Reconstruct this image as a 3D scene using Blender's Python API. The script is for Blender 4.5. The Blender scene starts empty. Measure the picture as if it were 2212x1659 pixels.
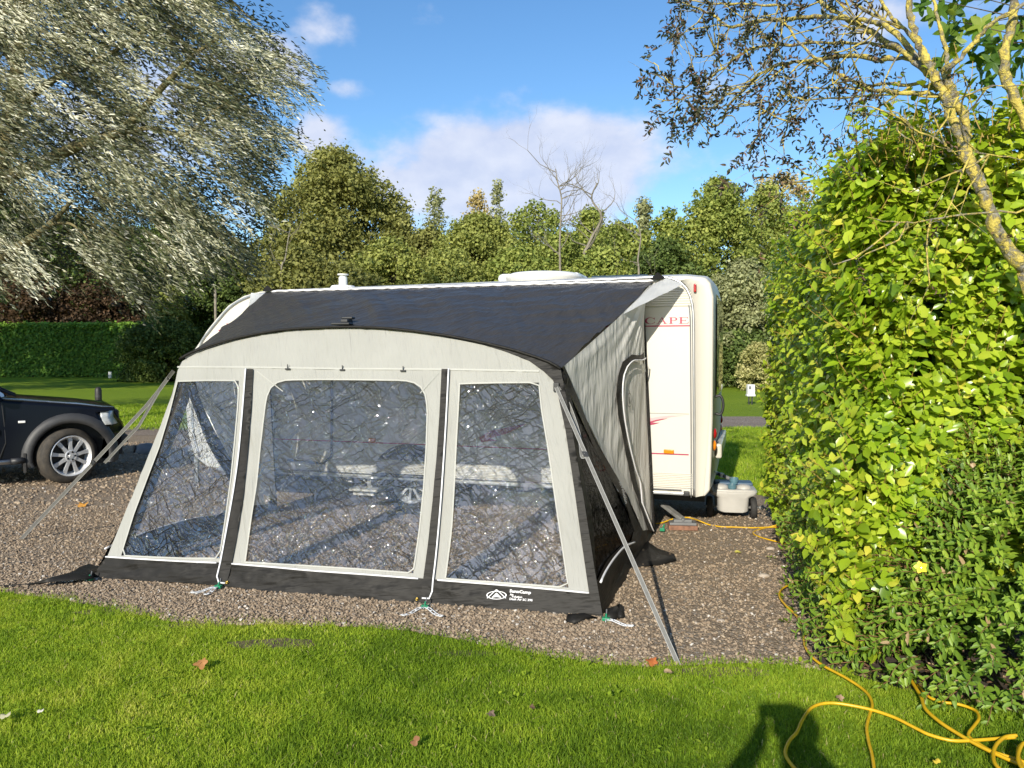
import bpy, bmesh, math, random
import numpy as np
from mathutils import Vector, noise as mnoise
from mathutils.geometry import delaunay_2d_cdt
PI = math.pi
R = math.radians
rng = np.random.default_rng(7)
random.seed(7)
sc = bpy.context.scene
col = sc.collection

# ------------------------------------------------------------------ camera
F_PX, CAM_H, PITCH = 770.0, 1.65, math.atan(32/770)
cp, sp = math.cos(PITCH), math.sin(PITCH)
CAM = np.array([0, 0, CAM_H])
FWD = np.array([0, cp, -sp]); UPV = np.array([0, sp, cp]); RT = np.array([1., 0, 0])
def ray(u, v):
    return RT*((u-512)/F_PX) + UPV*((384-v)/F_PX) + FWD
def G(u, v, z=0.0):                       # point of the ground seen at a picture position
    r = ray(u, v); t = (z-CAM_H)/r[2]
    return CAM + r*t
def W(u, v, Y):                           # point at world distance Y
    r = ray(u, v)
    return CAM + r*(Y/r[1])
def proj(P):
    d = np.asarray(P, float)-CAM
    z = d @ FWD
    return np.array([512+F_PX*(d @ RT)/z, 384-F_PX*(d @ UPV)/z])
KD = 2212/1024
def D(x, y): return (x/KD, y/KD)
def Z(ox, oy, s):
    def f(x, y): return ((ox+x/s)/3.9375, (oy+y/s)/3.9375)
    return f
zA = Z(0, 0, 2027/1344); z3 = Z(2500, 0, 2210/1532); z4 = Z(0, 1000, 1185/1000); z5 = Z(600, 1000, 1327/1200)
z6 = Z(1600, 1000, 1244/1200); z7 = Z(2400, 1000, 781/800); zs = Z(2100, 1350, 601/600); zk = Z(2400, 1180, 1659/500)
zc = Z(0, 1450, 1858/560); zg = Z(2700, 2000, 2158/1332); zw = Z(2560, 1700, 2212/640); zr = Z(3700, 2500, 603/332)
def solve(fn, uv, g):
    g = np.array(g, float); uv = np.array(uv, float)
    for _ in range(40):
        f = proj(fn(*g))-uv
        if abs(f).max() < 1e-3: break
        h = 1e-4
        J = np.array([(proj(fn(g[0]+h, g[1]))-uv-f)/h, (proj(fn(g[0], g[1]+h))-uv-f)/h]).T
        try: d = np.linalg.solve(J, f)
        except Exception: break
        n = np.abs(d).max()
        if n > .3: d *= .3/n
        g -= d
    return g
def nz(a):
    a = np.asarray(a, float)
    return a/np.maximum(np.linalg.norm(a, axis=-1, keepdims=True), 1e-9)

# ------------------------------------------------------------------ objects
def tag(o, label=None, cat=None, group=None, kind=None):
    if label: o['label'] = label
    if cat: o['category'] = cat
    if group: o['group'] = group
    if kind: o['kind'] = kind
    return o
def thing(name, label, cat, loc, group=None):
    o = bpy.data.objects.new(name, None); col.objects.link(o)
    o.location = [float(x) for x in loc]; o.empty_display_size = .1
    return tag(o, label, cat, group)
def wloc(p):
    v = Vector((0, 0, 0))
    while p is not None: v += p.location; p = p.parent
    return np.array(v)
def npobj(name, V, Fc, mats, parent=None, smooth=False, tint=None, fmat=None):
    V = np.asarray(V, np.float32)
    if parent is not None: V = V - wloc(parent).astype(np.float32)
    Fc = np.asarray(Fc, np.int32)
    me = bpy.data.meshes.new(name)
    m, k = Fc.shape
    me.vertices.add(len(V)); me.vertices.foreach_set('co', V.ravel().astype(np.float32))
    me.loops.add(m*k); me.loops.foreach_set('vertex_index', Fc.ravel())
    me.polygons.add(m); me.polygons.foreach_set('loop_start', np.arange(0, m*k, k, dtype=np.int32))
    if fmat is not None: me.polygons.foreach_set('material_index', np.asarray(fmat, np.int32))
    me.polygons.foreach_set('use_smooth', np.full(m, bool(smooth)))
    if tint is not None:
        a = me.attributes.new('tint', 'FLOAT', 'POINT'); a.data.foreach_set('value', np.asarray(tint, np.float32))
    me.update(calc_edges=True); me.validate()
    for q in (mats if isinstance(mats, (list, tuple)) else [mats]): me.materials.append(q)
    o = bpy.data.objects.new(name, me); col.objects.link(o)
    if parent is not None: o.parent = parent
    return o
class MB:
    """collects polygons in world coordinates, links them as one mesh"""
    def __init__(s): s.v = []; s.f = []
    def add(s, V, Fs):
        b = len(s.v); s.v += [tuple(map(float, p)) for p in V]; s.f += [tuple(i+b for i in f) for f in Fs]
    def quad(s, a, b, c, d): s.add([a, b, c, d], [(0, 1, 2, 3)])
    def box(s, c, ex, ey, ez, hx, hy, hz):
        c = np.array(c, float); ex, ey, ez = np.array(ex, float)*hx, np.array(ey, float)*hy, np.array(ez, float)*hz
        P = [c+sx*ex+sy*ey+sz*ez for sz in (-1, 1) for sy in (-1, 1) for sx in (-1, 1)]
        s.add(P, [(0, 2, 3, 1), (4, 5, 7, 6), (0, 1, 5, 4), (2, 6, 7, 3), (0, 4, 6, 2), (1, 3, 7, 5)])
    def tube(s, pts, rad, n=8, cap=True):
        P = np.array(pts, float); m = len(P)
        rad = np.full(m, rad, float) if np.isscalar(rad) else np.array(rad, float)
        T = np.gradient(P, axis=0); T = nz(T)
        ref = np.array([0, 0, 1.]) if abs(T[0][2]) < .9 else np.array([1., 0, 0])
        a = nz(np.cross(T[0], ref)); V = []
        for i in range(m):
            a = nz(a - T[i]*(a @ T[i])); b = np.cross(T[i], a)
            for k in range(n):
                t = 2*PI*k/n; V.append(P[i]+rad[i]*(a*math.cos(t)+b*math.sin(t)))
        Fs = [(i*n+k, i*n+(k+1) % n, (i+1)*n+(k+1) % n, (i+1)*n+k) for i in range(m-1) for k in range(n)]
        if cap: Fs += [tuple(range(n))[::-1], tuple((m-1)*n+k for k in range(n))]
        s.add(V, Fs)
    def lathe(s, base, axis, prof, n=24):       # prof: (along axis, radius)
        axis = nz(axis); ref = np.array([0, 0, 1.]) if abs(axis[2]) < .9 else np.array([1., 0, 0])
        a = nz(np.cross(axis, ref)); b = np.cross(axis, a); V = []
        for h, r in prof:
            for k in range(n):
                t = 2*PI*k/n; V.append(np.array(base)+axis*h+r*(a*math.cos(t)+b*math.sin(t)))
        m = len(prof)
        s.add(V, [(i*n+k, i*n+(k+1) % n, (i+1)*n+(k+1) % n, (i+1)*n+k) for i in range(m-1) for k in range(n)])
    def ribbon(s, pts, wv, th=0.0):             # flat strip, wv: half width vectors
        V = []; n = len(pts)
        for p, w in zip(pts, wv): V += [np.array(p)-w, np.array(p)+w]
        s.add(V, [(2*i, 2*i+1, 2*i+3, 2*i+2) for i in range(n-1)])
    def build(s, name, mats, parent=None, smooth=False, bevel=0, subsurf=0, weld=False, solid=0):
        me = bpy.data.meshes.new(name)
        off = wloc(parent) if parent is not None else np.zeros(3)
        me.from_pydata([(p[0]-off[0], p[1]-off[1], p[2]-off[2]) for p in s.v], [], s.f)
        me.update(); me.validate()
        for q in (mats if isinstance(mats, (list, tuple)) else [mats]): me.materials.append(q)
        if smooth: me.polygons.foreach_set('use_smooth', [True]*len(me.polygons))
        bm = bmesh.new(); bm.from_mesh(me)
        if weld: bmesh.ops.remove_doubles(bm, verts=bm.verts, dist=1e-4)
        bmesh.ops.recalc_face_normals(bm, faces=bm.faces); bm.to_mesh(me); bm.free()
        o = bpy.data.objects.new(name, me); col.objects.link(o)
        if parent is not None: o.parent = parent
        if solid:
            m = o.modifiers.new('s', 'SOLIDIFY'); m.thickness = solid; m.offset = 0
        if bevel:
            m = o.modifiers.new('b', 'BEVEL'); m.width = bevel; m.segments = 3; m.limit_method = 'ANGLE'; m.angle_limit = R(35)
        if subsurf:
            m = o.modifiers.new('u', 'SUBSURF'); m.levels = m.render_levels = subsurf
        if bevel and not smooth:
            me.polygons.foreach_set('use_smooth', [True]*len(me.polygons))
            m = o.modifiers.new('w', 'WEIGHTED_NORMAL'); m.keep_sharp = True
        return o
def cr(pts, n=8):                                # Catmull-Rom through points
    P = np.array(pts, float); out = []
    Q = np.vstack([2*P[0]-P[1], P, 2*P[-1]-P[-2]])
    for i in range(1, len(Q)-2):
        for k in range(n):
            t = k/n; a, b, c, d = Q[i-1], Q[i], Q[i+1], Q[i+2]
            out.append(.5*((2*b)+(-a+c)*t+(2*a-5*b+4*c-d)*t*t+(-a+3*b-3*c+d)*t**3))
    out.append(P[-1]); return np.array(out)
def resample(pts, n):
    P = np.array(pts, float); L = np.r_[0, np.cumsum(np.linalg.norm(np.diff(P, axis=0), axis=1))]
    t = np.linspace(0, L[-1], n)
    return np.stack([np.interp(t, L, P[:, k]) for k in range(P.shape[1])], 1)
def densify(loop, d, closed=True):
    out = []; n = len(loop)
    for i in range(n if closed else n-1):
        a = np.array(loop[i], float); b = np.array(loop[(i+1) % n], float)
        m = max(1, int(np.linalg.norm(b-a)/d))
        out += [tuple(a+(b-a)*k/m) for k in range(m)]
    if not closed: out.append(tuple(loop[-1]))
    return out
def inside(P, poly):
    P = np.asarray(P, float); q = np.asarray(poly, float); x, y = P[:, 0], P[:, 1]
    c = np.zeros(len(P), bool); j = len(q)-1
    for i in range(len(q)):
        xi, yi, xj, yj = q[i][0], q[i][1], q[j][0], q[j][1]
        k = ((yi > y) != (yj > y)) & (x < (xj-xi)*(y-yi)/((yj-yi) or 1e-12)+xi)
        c ^= k; j = i
    return c
def patch(name, loop, holes, d, fn, mat, parent, off=0.0, nfn=None, disp=None, smooth=True, thick=0):
    """flat region with holes, meshed finely and carried onto a curved surface fn(a,b)"""
    L = densify(loop, d); H = [densify(h, d) for h in holes]
    pts = list(L); edges = [(i, (i+1) % len(L)) for i in range(len(L))]
    for h in H:
        b = len(pts); pts += h; edges += [(b+i, b+(i+1) % len(h)) for i in range(len(h))]
    a = np.array(L); lo, hi = a.min(0), a.max(0)
    gx, gy = np.meshgrid(np.arange(lo[0]+d/2, hi[0], d), np.arange(lo[1]+d/2, hi[1], d))
    g = np.stack([gx.ravel(), gy.ravel()], 1)+rng.uniform(-.25*d, .25*d, (gx.size, 2))
    if len(g):
        k = inside(g, L)
        for h in H: k &= ~inside(g, h)
        g = g[k]
        B = np.array(pts)
        if len(g):
            dist = np.min(np.linalg.norm(g[:, None]-B[None], axis=2), axis=1)
            g = g[dist > .45*d]
        pts = pts+[tuple(p) for p in g]
    r = delaunay_2d_cdt([Vector((float(p[0]), float(p[1]))) for p in pts], edges, [], 0, 1e-6)
    V2 = np.array([tuple(p) for p in r[0]]); T = np.array([f for f in r[2] if len(f) == 3])
    c = V2[T].mean(1); k = inside(c, L)
    for h in H: k &= ~inside(c, h)
    T = T[k]
    P = np.array([fn(x, y) for x, y in V2])
    e = 1e-3
    N = nz(np.cross(np.array([fn(x+e, y) for x, y in V2])-P, np.array([fn(x, y+e) for x, y in V2])-P))
    s = np.sign((CAM-P.mean(0)) @ N.mean(0)); N *= s
    o = off+(np.array([disp(x, y) for x, y in V2]) if disp else 0)
    P = P+N*(np.zeros(len(P))+o)[:, None]
    ob = npobj(name, P, T, mat, parent, smooth)
    if thick:
        m = ob.modifiers.new('s', 'SOLIDIFY'); m.thickness = thick; m.offset = 0
    return ob

# ------------------------------------------------------------------ materials
def newmat(name):
    m = bpy.data.materials.new(name); m.use_nodes = True
    nt = m.node_tree; nt.nodes.clear()
    out = nt.nodes.new('ShaderNodeOutputMaterial')
    return m, nt, out
class N:
    def __init__(s, nt): s.nt = nt
    def __call__(s, t, **kw):
        n = s.nt.nodes.new('ShaderNode'+t)
        for k, v in kw.items():
            if k.startswith('_'): setattr(n, k[1:], v)
            else:
                i = int(k[1:]) if k[0] == 'i' and k[1:].isdigit() else k.replace('_', ' ')
                if hasattr(v, 'is_linked') or isinstance(v, bpy.types.NodeSocket): s.nt.links.new(v, n.inputs[i])
                else: n.inputs[i].default_value = v
        return n
    def mix(s, fac, a, b, blend='MIX'):
        n = s.nt.nodes.new('ShaderNodeMix'); n.data_type = 'RGBA'; n.blend_type = blend
        for i, v in ((0, fac), (6, a), (7, b)):
            if isinstance(v, bpy.types.NodeSocket): s.nt.links.new(v, n.inputs[i])
            else: n.inputs[i].default_value = v if i == 0 else (*v[:3], 1)
        return n.outputs[2]
    def math(s, op, a, b=0.0, c=None, clamp=False):
        n = s.nt.nodes.new('ShaderNodeMath'); n.operation = op; n.use_clamp = clamp
        for i, v in enumerate((a, b, c)):
            if v is None: continue
            if isinstance(v, bpy.types.NodeSocket): s.nt.links.new(v, n.inputs[i])
            else: n.inputs[i].default_value = v
        return n.outputs[0]
    def noise(s, scale, vec=None, detail=4, rough=.55, dist=0, out=0):
        n = s.nt.nodes.new('ShaderNodeTexNoise'); n.inputs['Scale'].default_value = scale
        n.inputs['Detail'].default_value = detail; n.inputs['Roughness'].default_value = rough; n.inputs['Distortion'].default_value = dist
        if vec is not None: s.nt.links.new(vec, n.inputs['Vector'])
        return n.outputs[out]
    def ramp(s, fac, stops):
        n = s.nt.nodes.new('ShaderNodeValToRGB'); s.nt.links.new(fac, n.inputs[0])
        e = n.color_ramp.elements
        while len(e) < len(stops): e.new(.5)
        for q, (p, c) in zip(e, stops):
            q.position = p; q.color = (c, c, c, 1) if np.isscalar(c) else (*c[:3], 1)
        return n.outputs[0]
    def geo(s): return s.nt.nodes.new('ShaderNodeNewGeometry').outputs['Position']
    def mapping(s, vec, scale=(1, 1, 1), rot=(0, 0, 0)):
        for sc_, ro in (((1, 1, 1), rot), (scale, (0, 0, 0))):      # turn first, then stretch
            n = s.nt.nodes.new('ShaderNodeMapping'); s.nt.links.new(vec, n.inputs['Vector'])
            n.inputs['Scale'].default_value = sc_; n.inputs['Rotation'].default_value = ro
            vec = n.outputs[0]
        return vec
    def bump(s, h, strength=.3, dist=.01, normal=None):
        n = s.nt.nodes.new('ShaderNodeBump'); n.inputs['Strength'].default_value = strength; n.inputs['Distance'].default_value = dist
        s.nt.links.new(h, n.inputs['Height'])
        if normal is not None: s.nt.links.new(normal, n.inputs['Normal'])
        return n.outputs[0]
    def link(s, a, b): s.nt.links.new(a, b)
def simple(name, c, rough=.5, metal=0, spec=.5, vary=.12, scale=8, bump=0, bscale=60, coat=0, c2=None):
    m, nt, out = newmat(name); n = N(nt)
    pos = n.geo(); nf = n.noise(scale, pos, 5)
    c2 = c2 or tuple(x*(1-vary*2) for x in c)
    cc = n.mix(n.ramp(nf, [(.35, 0), (.7, 1)]), c, c2)
    p = n('BsdfPrincipled', Roughness=rough, Metallic=metal, Base_Color=cc)
    p.inputs['Specular IOR Level'].default_value = spec
    p.inputs['Coat Weight'].default_value = coat
    if bump: n.link(n.bump(n.noise(bscale, pos, 3), bump, .004), p.inputs['Normal'])
    n.link(p.outputs[0], out.inputs[0])
    return m
def leafmat(name, stops, rough=.45, trans=.3, spec=.4, patch_scale=0, patch_mix=None, tcol=1.3):
    """leaf colours by a per-leaf tint; light passes through the blade"""
    m, nt, out = newmat(name); n = N(nt)
    a = n('Attribute', _attribute_name='tint').outputs['Fac']
    c = n.ramp(a, stops)
    if patch_mix is not None:
        c = n.mix(n.ramp(n.noise(patch_scale, n.geo(), 3), [(.42, 0), (.62, 1)]), c, patch_mix, 'MULTIPLY')
    p = n('BsdfPrincipled', Roughness=rough, Base_Color=c); p.inputs['Specular IOR Level'].default_value = spec
    tc = n.mix(1.0, c, (tcol, tcol*.95, tcol*.5), 'MULTIPLY')
    t = n('BsdfTranslucent', Color=tc)
    mx = n('MixShader', i0=trans, i1=p.outputs[0], i2=t.outputs[0])
    n.link(mx.outputs[0], out.inputs[0])
    return m
def fabric(name, c, trans=.25, rough=.55, spec=.3, stretch=(1, 1, 1), rot=(0, 0, 0), bstr=.35, tc=None, sheen=0):
    m, nt, out = newmat(name); n = N(nt)
    pos = n.geo(); mp = n.mapping(pos, stretch, rot)
    h1 = n.noise(4, mp, 2, .5, .5); h2 = n.noise(13, mp, 2, .5, .4)
    h = n.math('ADD', h1, n.math('MULTIPLY', h2, .35))
    cc = n.mix(n.ramp(n.noise(3, pos, 5), [(.3, 0), (.75, 1)]), c, tuple(x*.88 for x in c))
    p = n('BsdfPrincipled', Roughness=rough, Base_Color=cc); p.inputs['Specular IOR Level'].default_value = spec
    bn = n.bump(h, bstr, .03); n.link(bn, p.inputs['Normal'])
    if trans:
        t = n('BsdfTranslucent', Color=(*(tc or c), 1)); n.link(bn, t.inputs['Normal'])
        mx = n('MixShader', i0=trans, i1=p.outputs[0], i2=t.outputs[0]); n.link(mx.outputs[0], out.inputs[0])
    else: n.link(p.outputs[0], out.inputs[0])
    return m
# ------------------------------------------------------------------ light, sky, camera
SUN_EL, SUN_AZ = R(24.0), R(19.0)           # sun behind the viewer, to the left
SDIR = np.array([-math.sin(SUN_AZ)*math.cos(SUN_EL), -math.cos(SUN_AZ)*math.cos(SUN_EL), math.sin(SUN_EL)])
sl = bpy.data.lights.new('sun', 'SUN'); sl.energy = 5.0; sl.angle = R(.5); sl.color = (1, .925, .79)
so = bpy.data.objects.new('sun', sl); col.objects.link(so)
so.rotation_euler = Vector(SDIR).to_track_quat('Z', 'Y').to_euler(); so.location = Vector(SDIR)*50
cd = bpy.data.cameras.new('camera'); cd.sensor_width = 36; cd.lens = F_PX/1024*36; cd.clip_start = .02; cd.clip_end = 2000
co = bpy.data.objects.new('camera', cd); col.objects.link(co); co.location = CAM
co.rotation_euler = (PI/2-PITCH, 0, 0); sc.camera = co
sc.view_settings.view_transform = 'Standard'; sc.view_settings.look = 'None'
sc.view_settings.exposure = 0.45; sc.view_settings.gamma = 1; sc.view_settings.use_curve_mapping = False
sc.cycles.max_bounces = 10; sc.cycles.transparent_max_bounces = 16
sc.cycles.sample_clamp_indirect = 4; sc.cycles.caustics_reflective = False; sc.cycles.caustics_refractive = False

wd = bpy.data.worlds.new('World'); sc.world = wd; wd.use_nodes = True
nt = wd.node_tree; nt.nodes.clear(); n = N(nt)
sky = n('TexSky', _sky_type='NISHITA', _sun_disc=False, _sun_elevation=SUN_EL, _sun_rotation=math.atan2(SDIR[0], SDIR[1]))
sky.altitude = 50; sky.air_density = 1.0; sky.dust_density = .35; sky.ozone_density = 3.0
dirv = nt.nodes.new('ShaderNodeTexCoord').outputs['Generated']
sx = n('SeparateXYZ', i0=dirv)
az = n.math('ARCTAN2', sx.outputs[0], sx.outputs[1]); el = n.math('ARCSINE', sx.outputs[2])
ae = n('CombineXYZ', i0=az, i1=n.math('MULTIPLY', el, 1.5))
wob = n.noise(13, ae.outputs[0], 6, .55)
wob2 = n.noise(5, ae.outputs[0], 4, .55)
def sd(x, y):
    r = nz(ray(*D(x, y))); return math.atan2(r[0], r[1]), math.asin(r[2])
blobs = [  # photo x, y, half width, half height, weight
    (1120, 375, 290, 115, 1.6), (1230, 335, 200, 90, 1.35), (1000, 395, 220, 80, 1.2), (870, 400, 170, 65, 1.1), (1130, 290, 120, 48, 1.1),
    (690, 300, 65, 60, 1.0), (770, 340, 90, 45, .7), (560, 130, 110, 60, 1.0), (690, 50, 110, 55, .55), (945, 40, 75, 35, .36),
    (750, 195, 55, 20, .5), (990, 245, 70, 20, .5), (1330, 420, 120, 40, .6), (1420, 440, 130, 30, .5), (1640, 345, 90, 24, .55),
    (1500, 290, 80, 30, .45), (1560, 190, 120, 50, .4), (1960, 30, 200, 60, .7), (300, 250, 300, 150, .7), (1700, 500, 300, 60, .5), (900, 470, 600, 60, .45)]
tot = None
for x, y, w, h, k in blobs:
    a0, e0 = sd(x, y); w /= 1663; h /= 1663
    dx = n.math('MULTIPLY', n.math('SUBTRACT', az, a0), 1/w); dy = n.math('MULTIPLY', n.math('SUBTRACT', el, e0), 1/h)
    r2 = n.math('ADD', n.math('MULTIPLY', dx, dx), n.math('MULTIPLY', dy, dy))
    g = n.math('MULTIPLY', n.math('EXPONENT', n.math('MULTIPLY', r2, -.9)), k)
    tot = g if tot is None else n.math('MAXIMUM', tot, g)
# broken cloud in the rest of the sky, behind the viewer too
back = n.math('MULTIPLY', n.math('MULTIPLY', n.math('LESS_THAN', sx.outputs[1], -.05), .6), wob2)
tot = n.math('MAXIMUM', tot, back)
dens = n.math('ADD', tot, n.math('MULTIPLY', n.math('SUBTRACT', wob, .5), 1.25))
dens = n.math('ADD', dens, n.math('MULTIPLY', n.math('SUBTRACT', wob2, .5), .5))
cov = n('MapRange', _interpolation_type='SMOOTHSTEP', Value=dens)
cov.inputs['From Min'].default_value = .30; cov.inputs['From Max'].default_value = .90
covf = n.math('MULTIPLY', cov.outputs[0], .92)
cloudc = n.mix(n.ramp(wob, [(.38, 0), (.66, 1)]), (4.7, 5.2, 6.7), (6.0, 6.3, 7.3))
skyc = n('HueSaturation', Saturation=1.16, Value=1.36, Color=sky.outputs[0])
bgc = n.mix(covf, skyc.outputs[0], cloudc)
bg = n('Background', Color=bgc, Strength=.10)
n.link(bg.outputs[0], n('OutputWorld').inputs[0])

# ------------------------------------------------------------------ ground sheets
def sheet(name, poly, z, m, kind='structure'):
    mb = MB(); mb.add([(x, y, z) for x, y in poly], [tuple(range(len(poly)))])
    return tag(mb.build(name, m), kind=kind)
def soil_mat():
    return simple('soil', (.075, .055, .038), .95, vary=.3, scale=14, bump=.8, bscale=40)
def lawn_mat():
    m, nt, out = newmat('lawn_turf'); n = N(nt); pos = n.geo()
    fine = n.noise(55, n.mapping(pos, (1, .35, 1)), 5, .7); mid = n.noise(2.2, pos, 5, .6); big = n.noise(.22, n.mapping(pos, (.4, 1, 1)), 4)
    c = n.mix(n.ramp(fine, [(.3, 0), (.7, 1)]), (.085, .15, .012), (.27, .36, .035))
    c = n.mix(n.ramp(mid, [(.35, 0), (.7, .55)]), c, (.15, .24, .02))
    c = n.mix(n.ramp(big, [(.4, 0), (.65, .45)]), c, (.25, .32, .028))
    p = n('BsdfPrincipled', Roughness=.8, Base_Color=c); p.inputs['Specular IOR Level'].default_value = .2
    p.inputs['Specular IOR Level'].default_value = .05
    n.link(n.bump(n.math('ADD', fine, n.math('MULTIPLY', mid, .6)), .8, .05), p.inputs['Normal'])
    n.link(p.outputs[0], out.inputs[0]); return m
def gravel_mat(name, sc_, a, b, c3):
    m, nt, out = newmat(name); n = N(nt); pos = n.geo()
    v = nt.nodes.new('ShaderNodeTexVoronoi'); v.inputs['Scale'].default_value = sc_; n.link(pos, v.inputs['Vector'])
    v2 = nt.nodes.new('ShaderNodeTexVoronoi'); v2.inputs['Scale'].default_value = sc_*2.3; n.link(pos, v2.inputs['Vector'])
    s = n('SeparateColor', i0=v.outputs['Color']); s2 = n('SeparateColor', i0=v2.outputs['Color'])
    c = n.ramp(s.outputs[0], [(0, a), (.45, b), (.85, c3), (1, (.42, .38, .33))])
    c = n.mix(n.math('MULTIPLY', s2.outputs[0], .45), c, (.14, .11, .085))
    big = n.noise(.9, pos, 5, .6)
    c = n.mix(n.ramp(big, [(.42, 0), (.72, .4)]), c, (.15, .11, .078), 'MIX')
    p = n('BsdfPrincipled', Roughness=.9, Base_Color=c); p.inputs['Specular IOR Level'].default_value = .25
    h = n.math('ADD', n.math('SUBTRACT', 1.0, v.outputs['Distance']), n.math('MULTIPLY', v2.outputs['Distance'], -.5))
    n.link(n.bump(h, .9, .02), p.inputs['Normal']); n.link(p.outputs[0], out.inputs[0]); return m
M = {}
M['soil'] = soil_mat(); M['lawn'] = lawn_mat()
M['gravel'] = gravel_mat('pitch_gravel', 62, (.225, .165, .108), (.315, .243, .165), (.375, .30, .215))
M['road'] = gravel_mat('road_gravel', 40, (.21, .165, .13), (.28, .225, .18), (.33, .27, .22))
sheet('terrain', [(-400, -60), (400, -60), (400, 700), (-400, 700)], -.012, M['soil'])
sheet('lawn', [(-300, -50), (300, -50), (300, 120), (-300, 120)], 0, M['lawn'])
# gravel pitch: near edge traced along the grass, far edge behind the caravan
edge_px = [(-260, 1240), (-120, 1262), (0, 1277), (80, 1290), (150, 1300), (270, 1322), (400, 1345), (520, 1350), (650, 1352), (780, 1356), (900, 1366), (1050, 1394), (1200, 1420), (1320, 1436), (1450, 1440), (1560, 1434), (1650, 1436), (1720, 1440), (1790, 1450)]
edge = [G(*D(x, y))[:2] for x, y in edge_px]
edge = cr(edge, 6)
edge = np.array([p+rng.normal(0, .012, 2) for p in edge])
pitch_poly = [tuple(p) for p in edge]+[(2.2, 3.85), (3.0, 5), (3.0, 8.6), (2.45, 9.3), (0, 9.8), (-3.3, 10.8), (-3.9, 12.0), (-3.8, 14.3), (-3.0, 15.9), (-20, 17), (-30, 12), (-22, 6.0), (-9, 5.9)]
sheet('gravel_pitch', pitch_poly, .004, M['gravel'])
sheet('gravel_road', [(-60, 13.4), (-20, 14.6), (-5, 15.2), (0, 16.5), (6, 16.7), (14, 15.6), (60, 12), (60, 14.5), (14, 18.6), (6, 19.6), (-1, 19.2), (-5, 16.6), (-20, 17.6), (-60, 17)], .008, M['road'])
sheet('planting_bed', [(1.62, 4.02), (1.78, 3.80), (2.05, 3.55), (2.5, 3.35), (3.4, 3.1), (5, 3.0), (5, 8.6), (2.95, 8.3), (2.72, 7.4), (2.4, 6.0), (2.0, 5.0)], .012, M['soil'])

# ------------------------------------------------------------------ grass blades
M['blade'] = leafmat('grass_blade', [(0, (.10, .18, .012)), (.35, (.22, .34, .022)), (.7, (.38, .48, .04)), (.93, (.52, .54, .09)), (1, (.48, .42, .20))], .55, .4, .25)
pitch_in = np.array(pitch_poly)
bed_in = np.array([(1.70, 4.02), (1.84, 3.85), (2.10, 3.62), (2.5, 3.42), (3.4, 3.2), (5, 3.0), (5, 8.6), (2.9, 8.3), (2.65, 7.4), (2.35, 6.0), (2.0, 5.0)])
def blades(name, P, hmin, hmax, wid, lean=.55, tint=None):
    m = len(P); P = np.c_[P, np.zeros(m)]
    patchn = np.array([mnoise.noise((p[0]*1.7, p[1]*1.7, 0)) for p in P]) if m < 400000 else np.zeros(m)
    ang = rng.uniform(0, 2*PI, m); ph = rng.uniform(0, 2*PI, m)
    h = rng.uniform(hmin, hmax, m)*(1+.55*patchn)
    ln = np.abs(rng.normal(0, lean, m))*h
    d = np.stack([np.cos(ang), np.sin(ang), 0*ang], 1); w = np.stack([np.cos(ph), np.sin(ph), 0*ph], 1)*(wid*rng.uniform(.6, 1.3, m))[:, None]
    up = np.array([0, 0, 1.])
    mid = P+d*(ln*.35)[:, None]+up*(h*.6)[:, None]; tip = P+d*ln[:, None]+up*(h*rng.uniform(.75, 1, m))[:, None]
    V = np.stack([P-w, P+w, mid-w*.75, mid+w*.75, tip], 1).reshape(-1, 3)
    b = np.arange(m)[:, None]*5
    T = np.concatenate([b+[0, 1, 2], b+[1, 3, 2], b+[2, 3, 4]], 0)
    if tint is None: tint = np.clip(rng.beta(2.2, 2.2, m)*.75+patchn*.28+.08, 0, 1)
    dead = rng.random(m) < .012
    tint = np.where(dead, 1, np.clip(tint, 0, .95))
    return tag(npobj(name, V, T, M['blade'], smooth=False, tint=np.repeat(tint, 5)), kind='stuff')
def scatter(n_, x0, x1, y0, y1, keep):
    P = np.stack([rng.uniform(x0, x1, n_), rng.uniform(y0, y1, n_)], 1)
    return P[keep(P)]
PATCHES = []
for uvc, rx, ry in ((D(262, 1322), .30, .07), (D(590, 1392), .26, .08), (D(420, 1352), .22, .05), (D(1010, 1412), .2, .05), (D(1560, 1452), .25, .06), (D(60, 1300), .22, .05)):
    c = G(*uvc)[:2]; PATCHES.append([(c[0]+rx*(1+.35*mnoise.noise((math.cos(t)*2+c[0], math.sin(t)*2, 1)))*math.cos(t), c[1]+ry*(1+.5*mnoise.noise((math.cos(t)*2, math.sin(t)*2+c[0], 4)))*math.sin(t)) for t in np.linspace(0, 2*PI, 28)[:-1]])
for q in PATCHES: sheet('bare_ground', q, .003, M.setdefault('dry_soil', simple('dry_soil', (.17, .125, .07), .95, vary=.3, scale=14, bump=.8, bscale=40)))
def keep_front(P):
    jit = P+rng.normal(0, .05, P.shape)
    bare = np.zeros(len(P), bool)
    for q in PATCHES: bare |= inside(P+rng.normal(0, .025, P.shape), q)
    return ~(bare & (rng.random(len(P)) < .40)) & (np.abs(P[:, 0]) < .72*P[:, 1]+.5) & ~inside(jit, pitch_in) & ~inside(P, bed_in) & (P[:, 1] < 7)
P = scatter(700000, -4.6, 3.2, 2.5, 5.9, keep_front)
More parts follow.
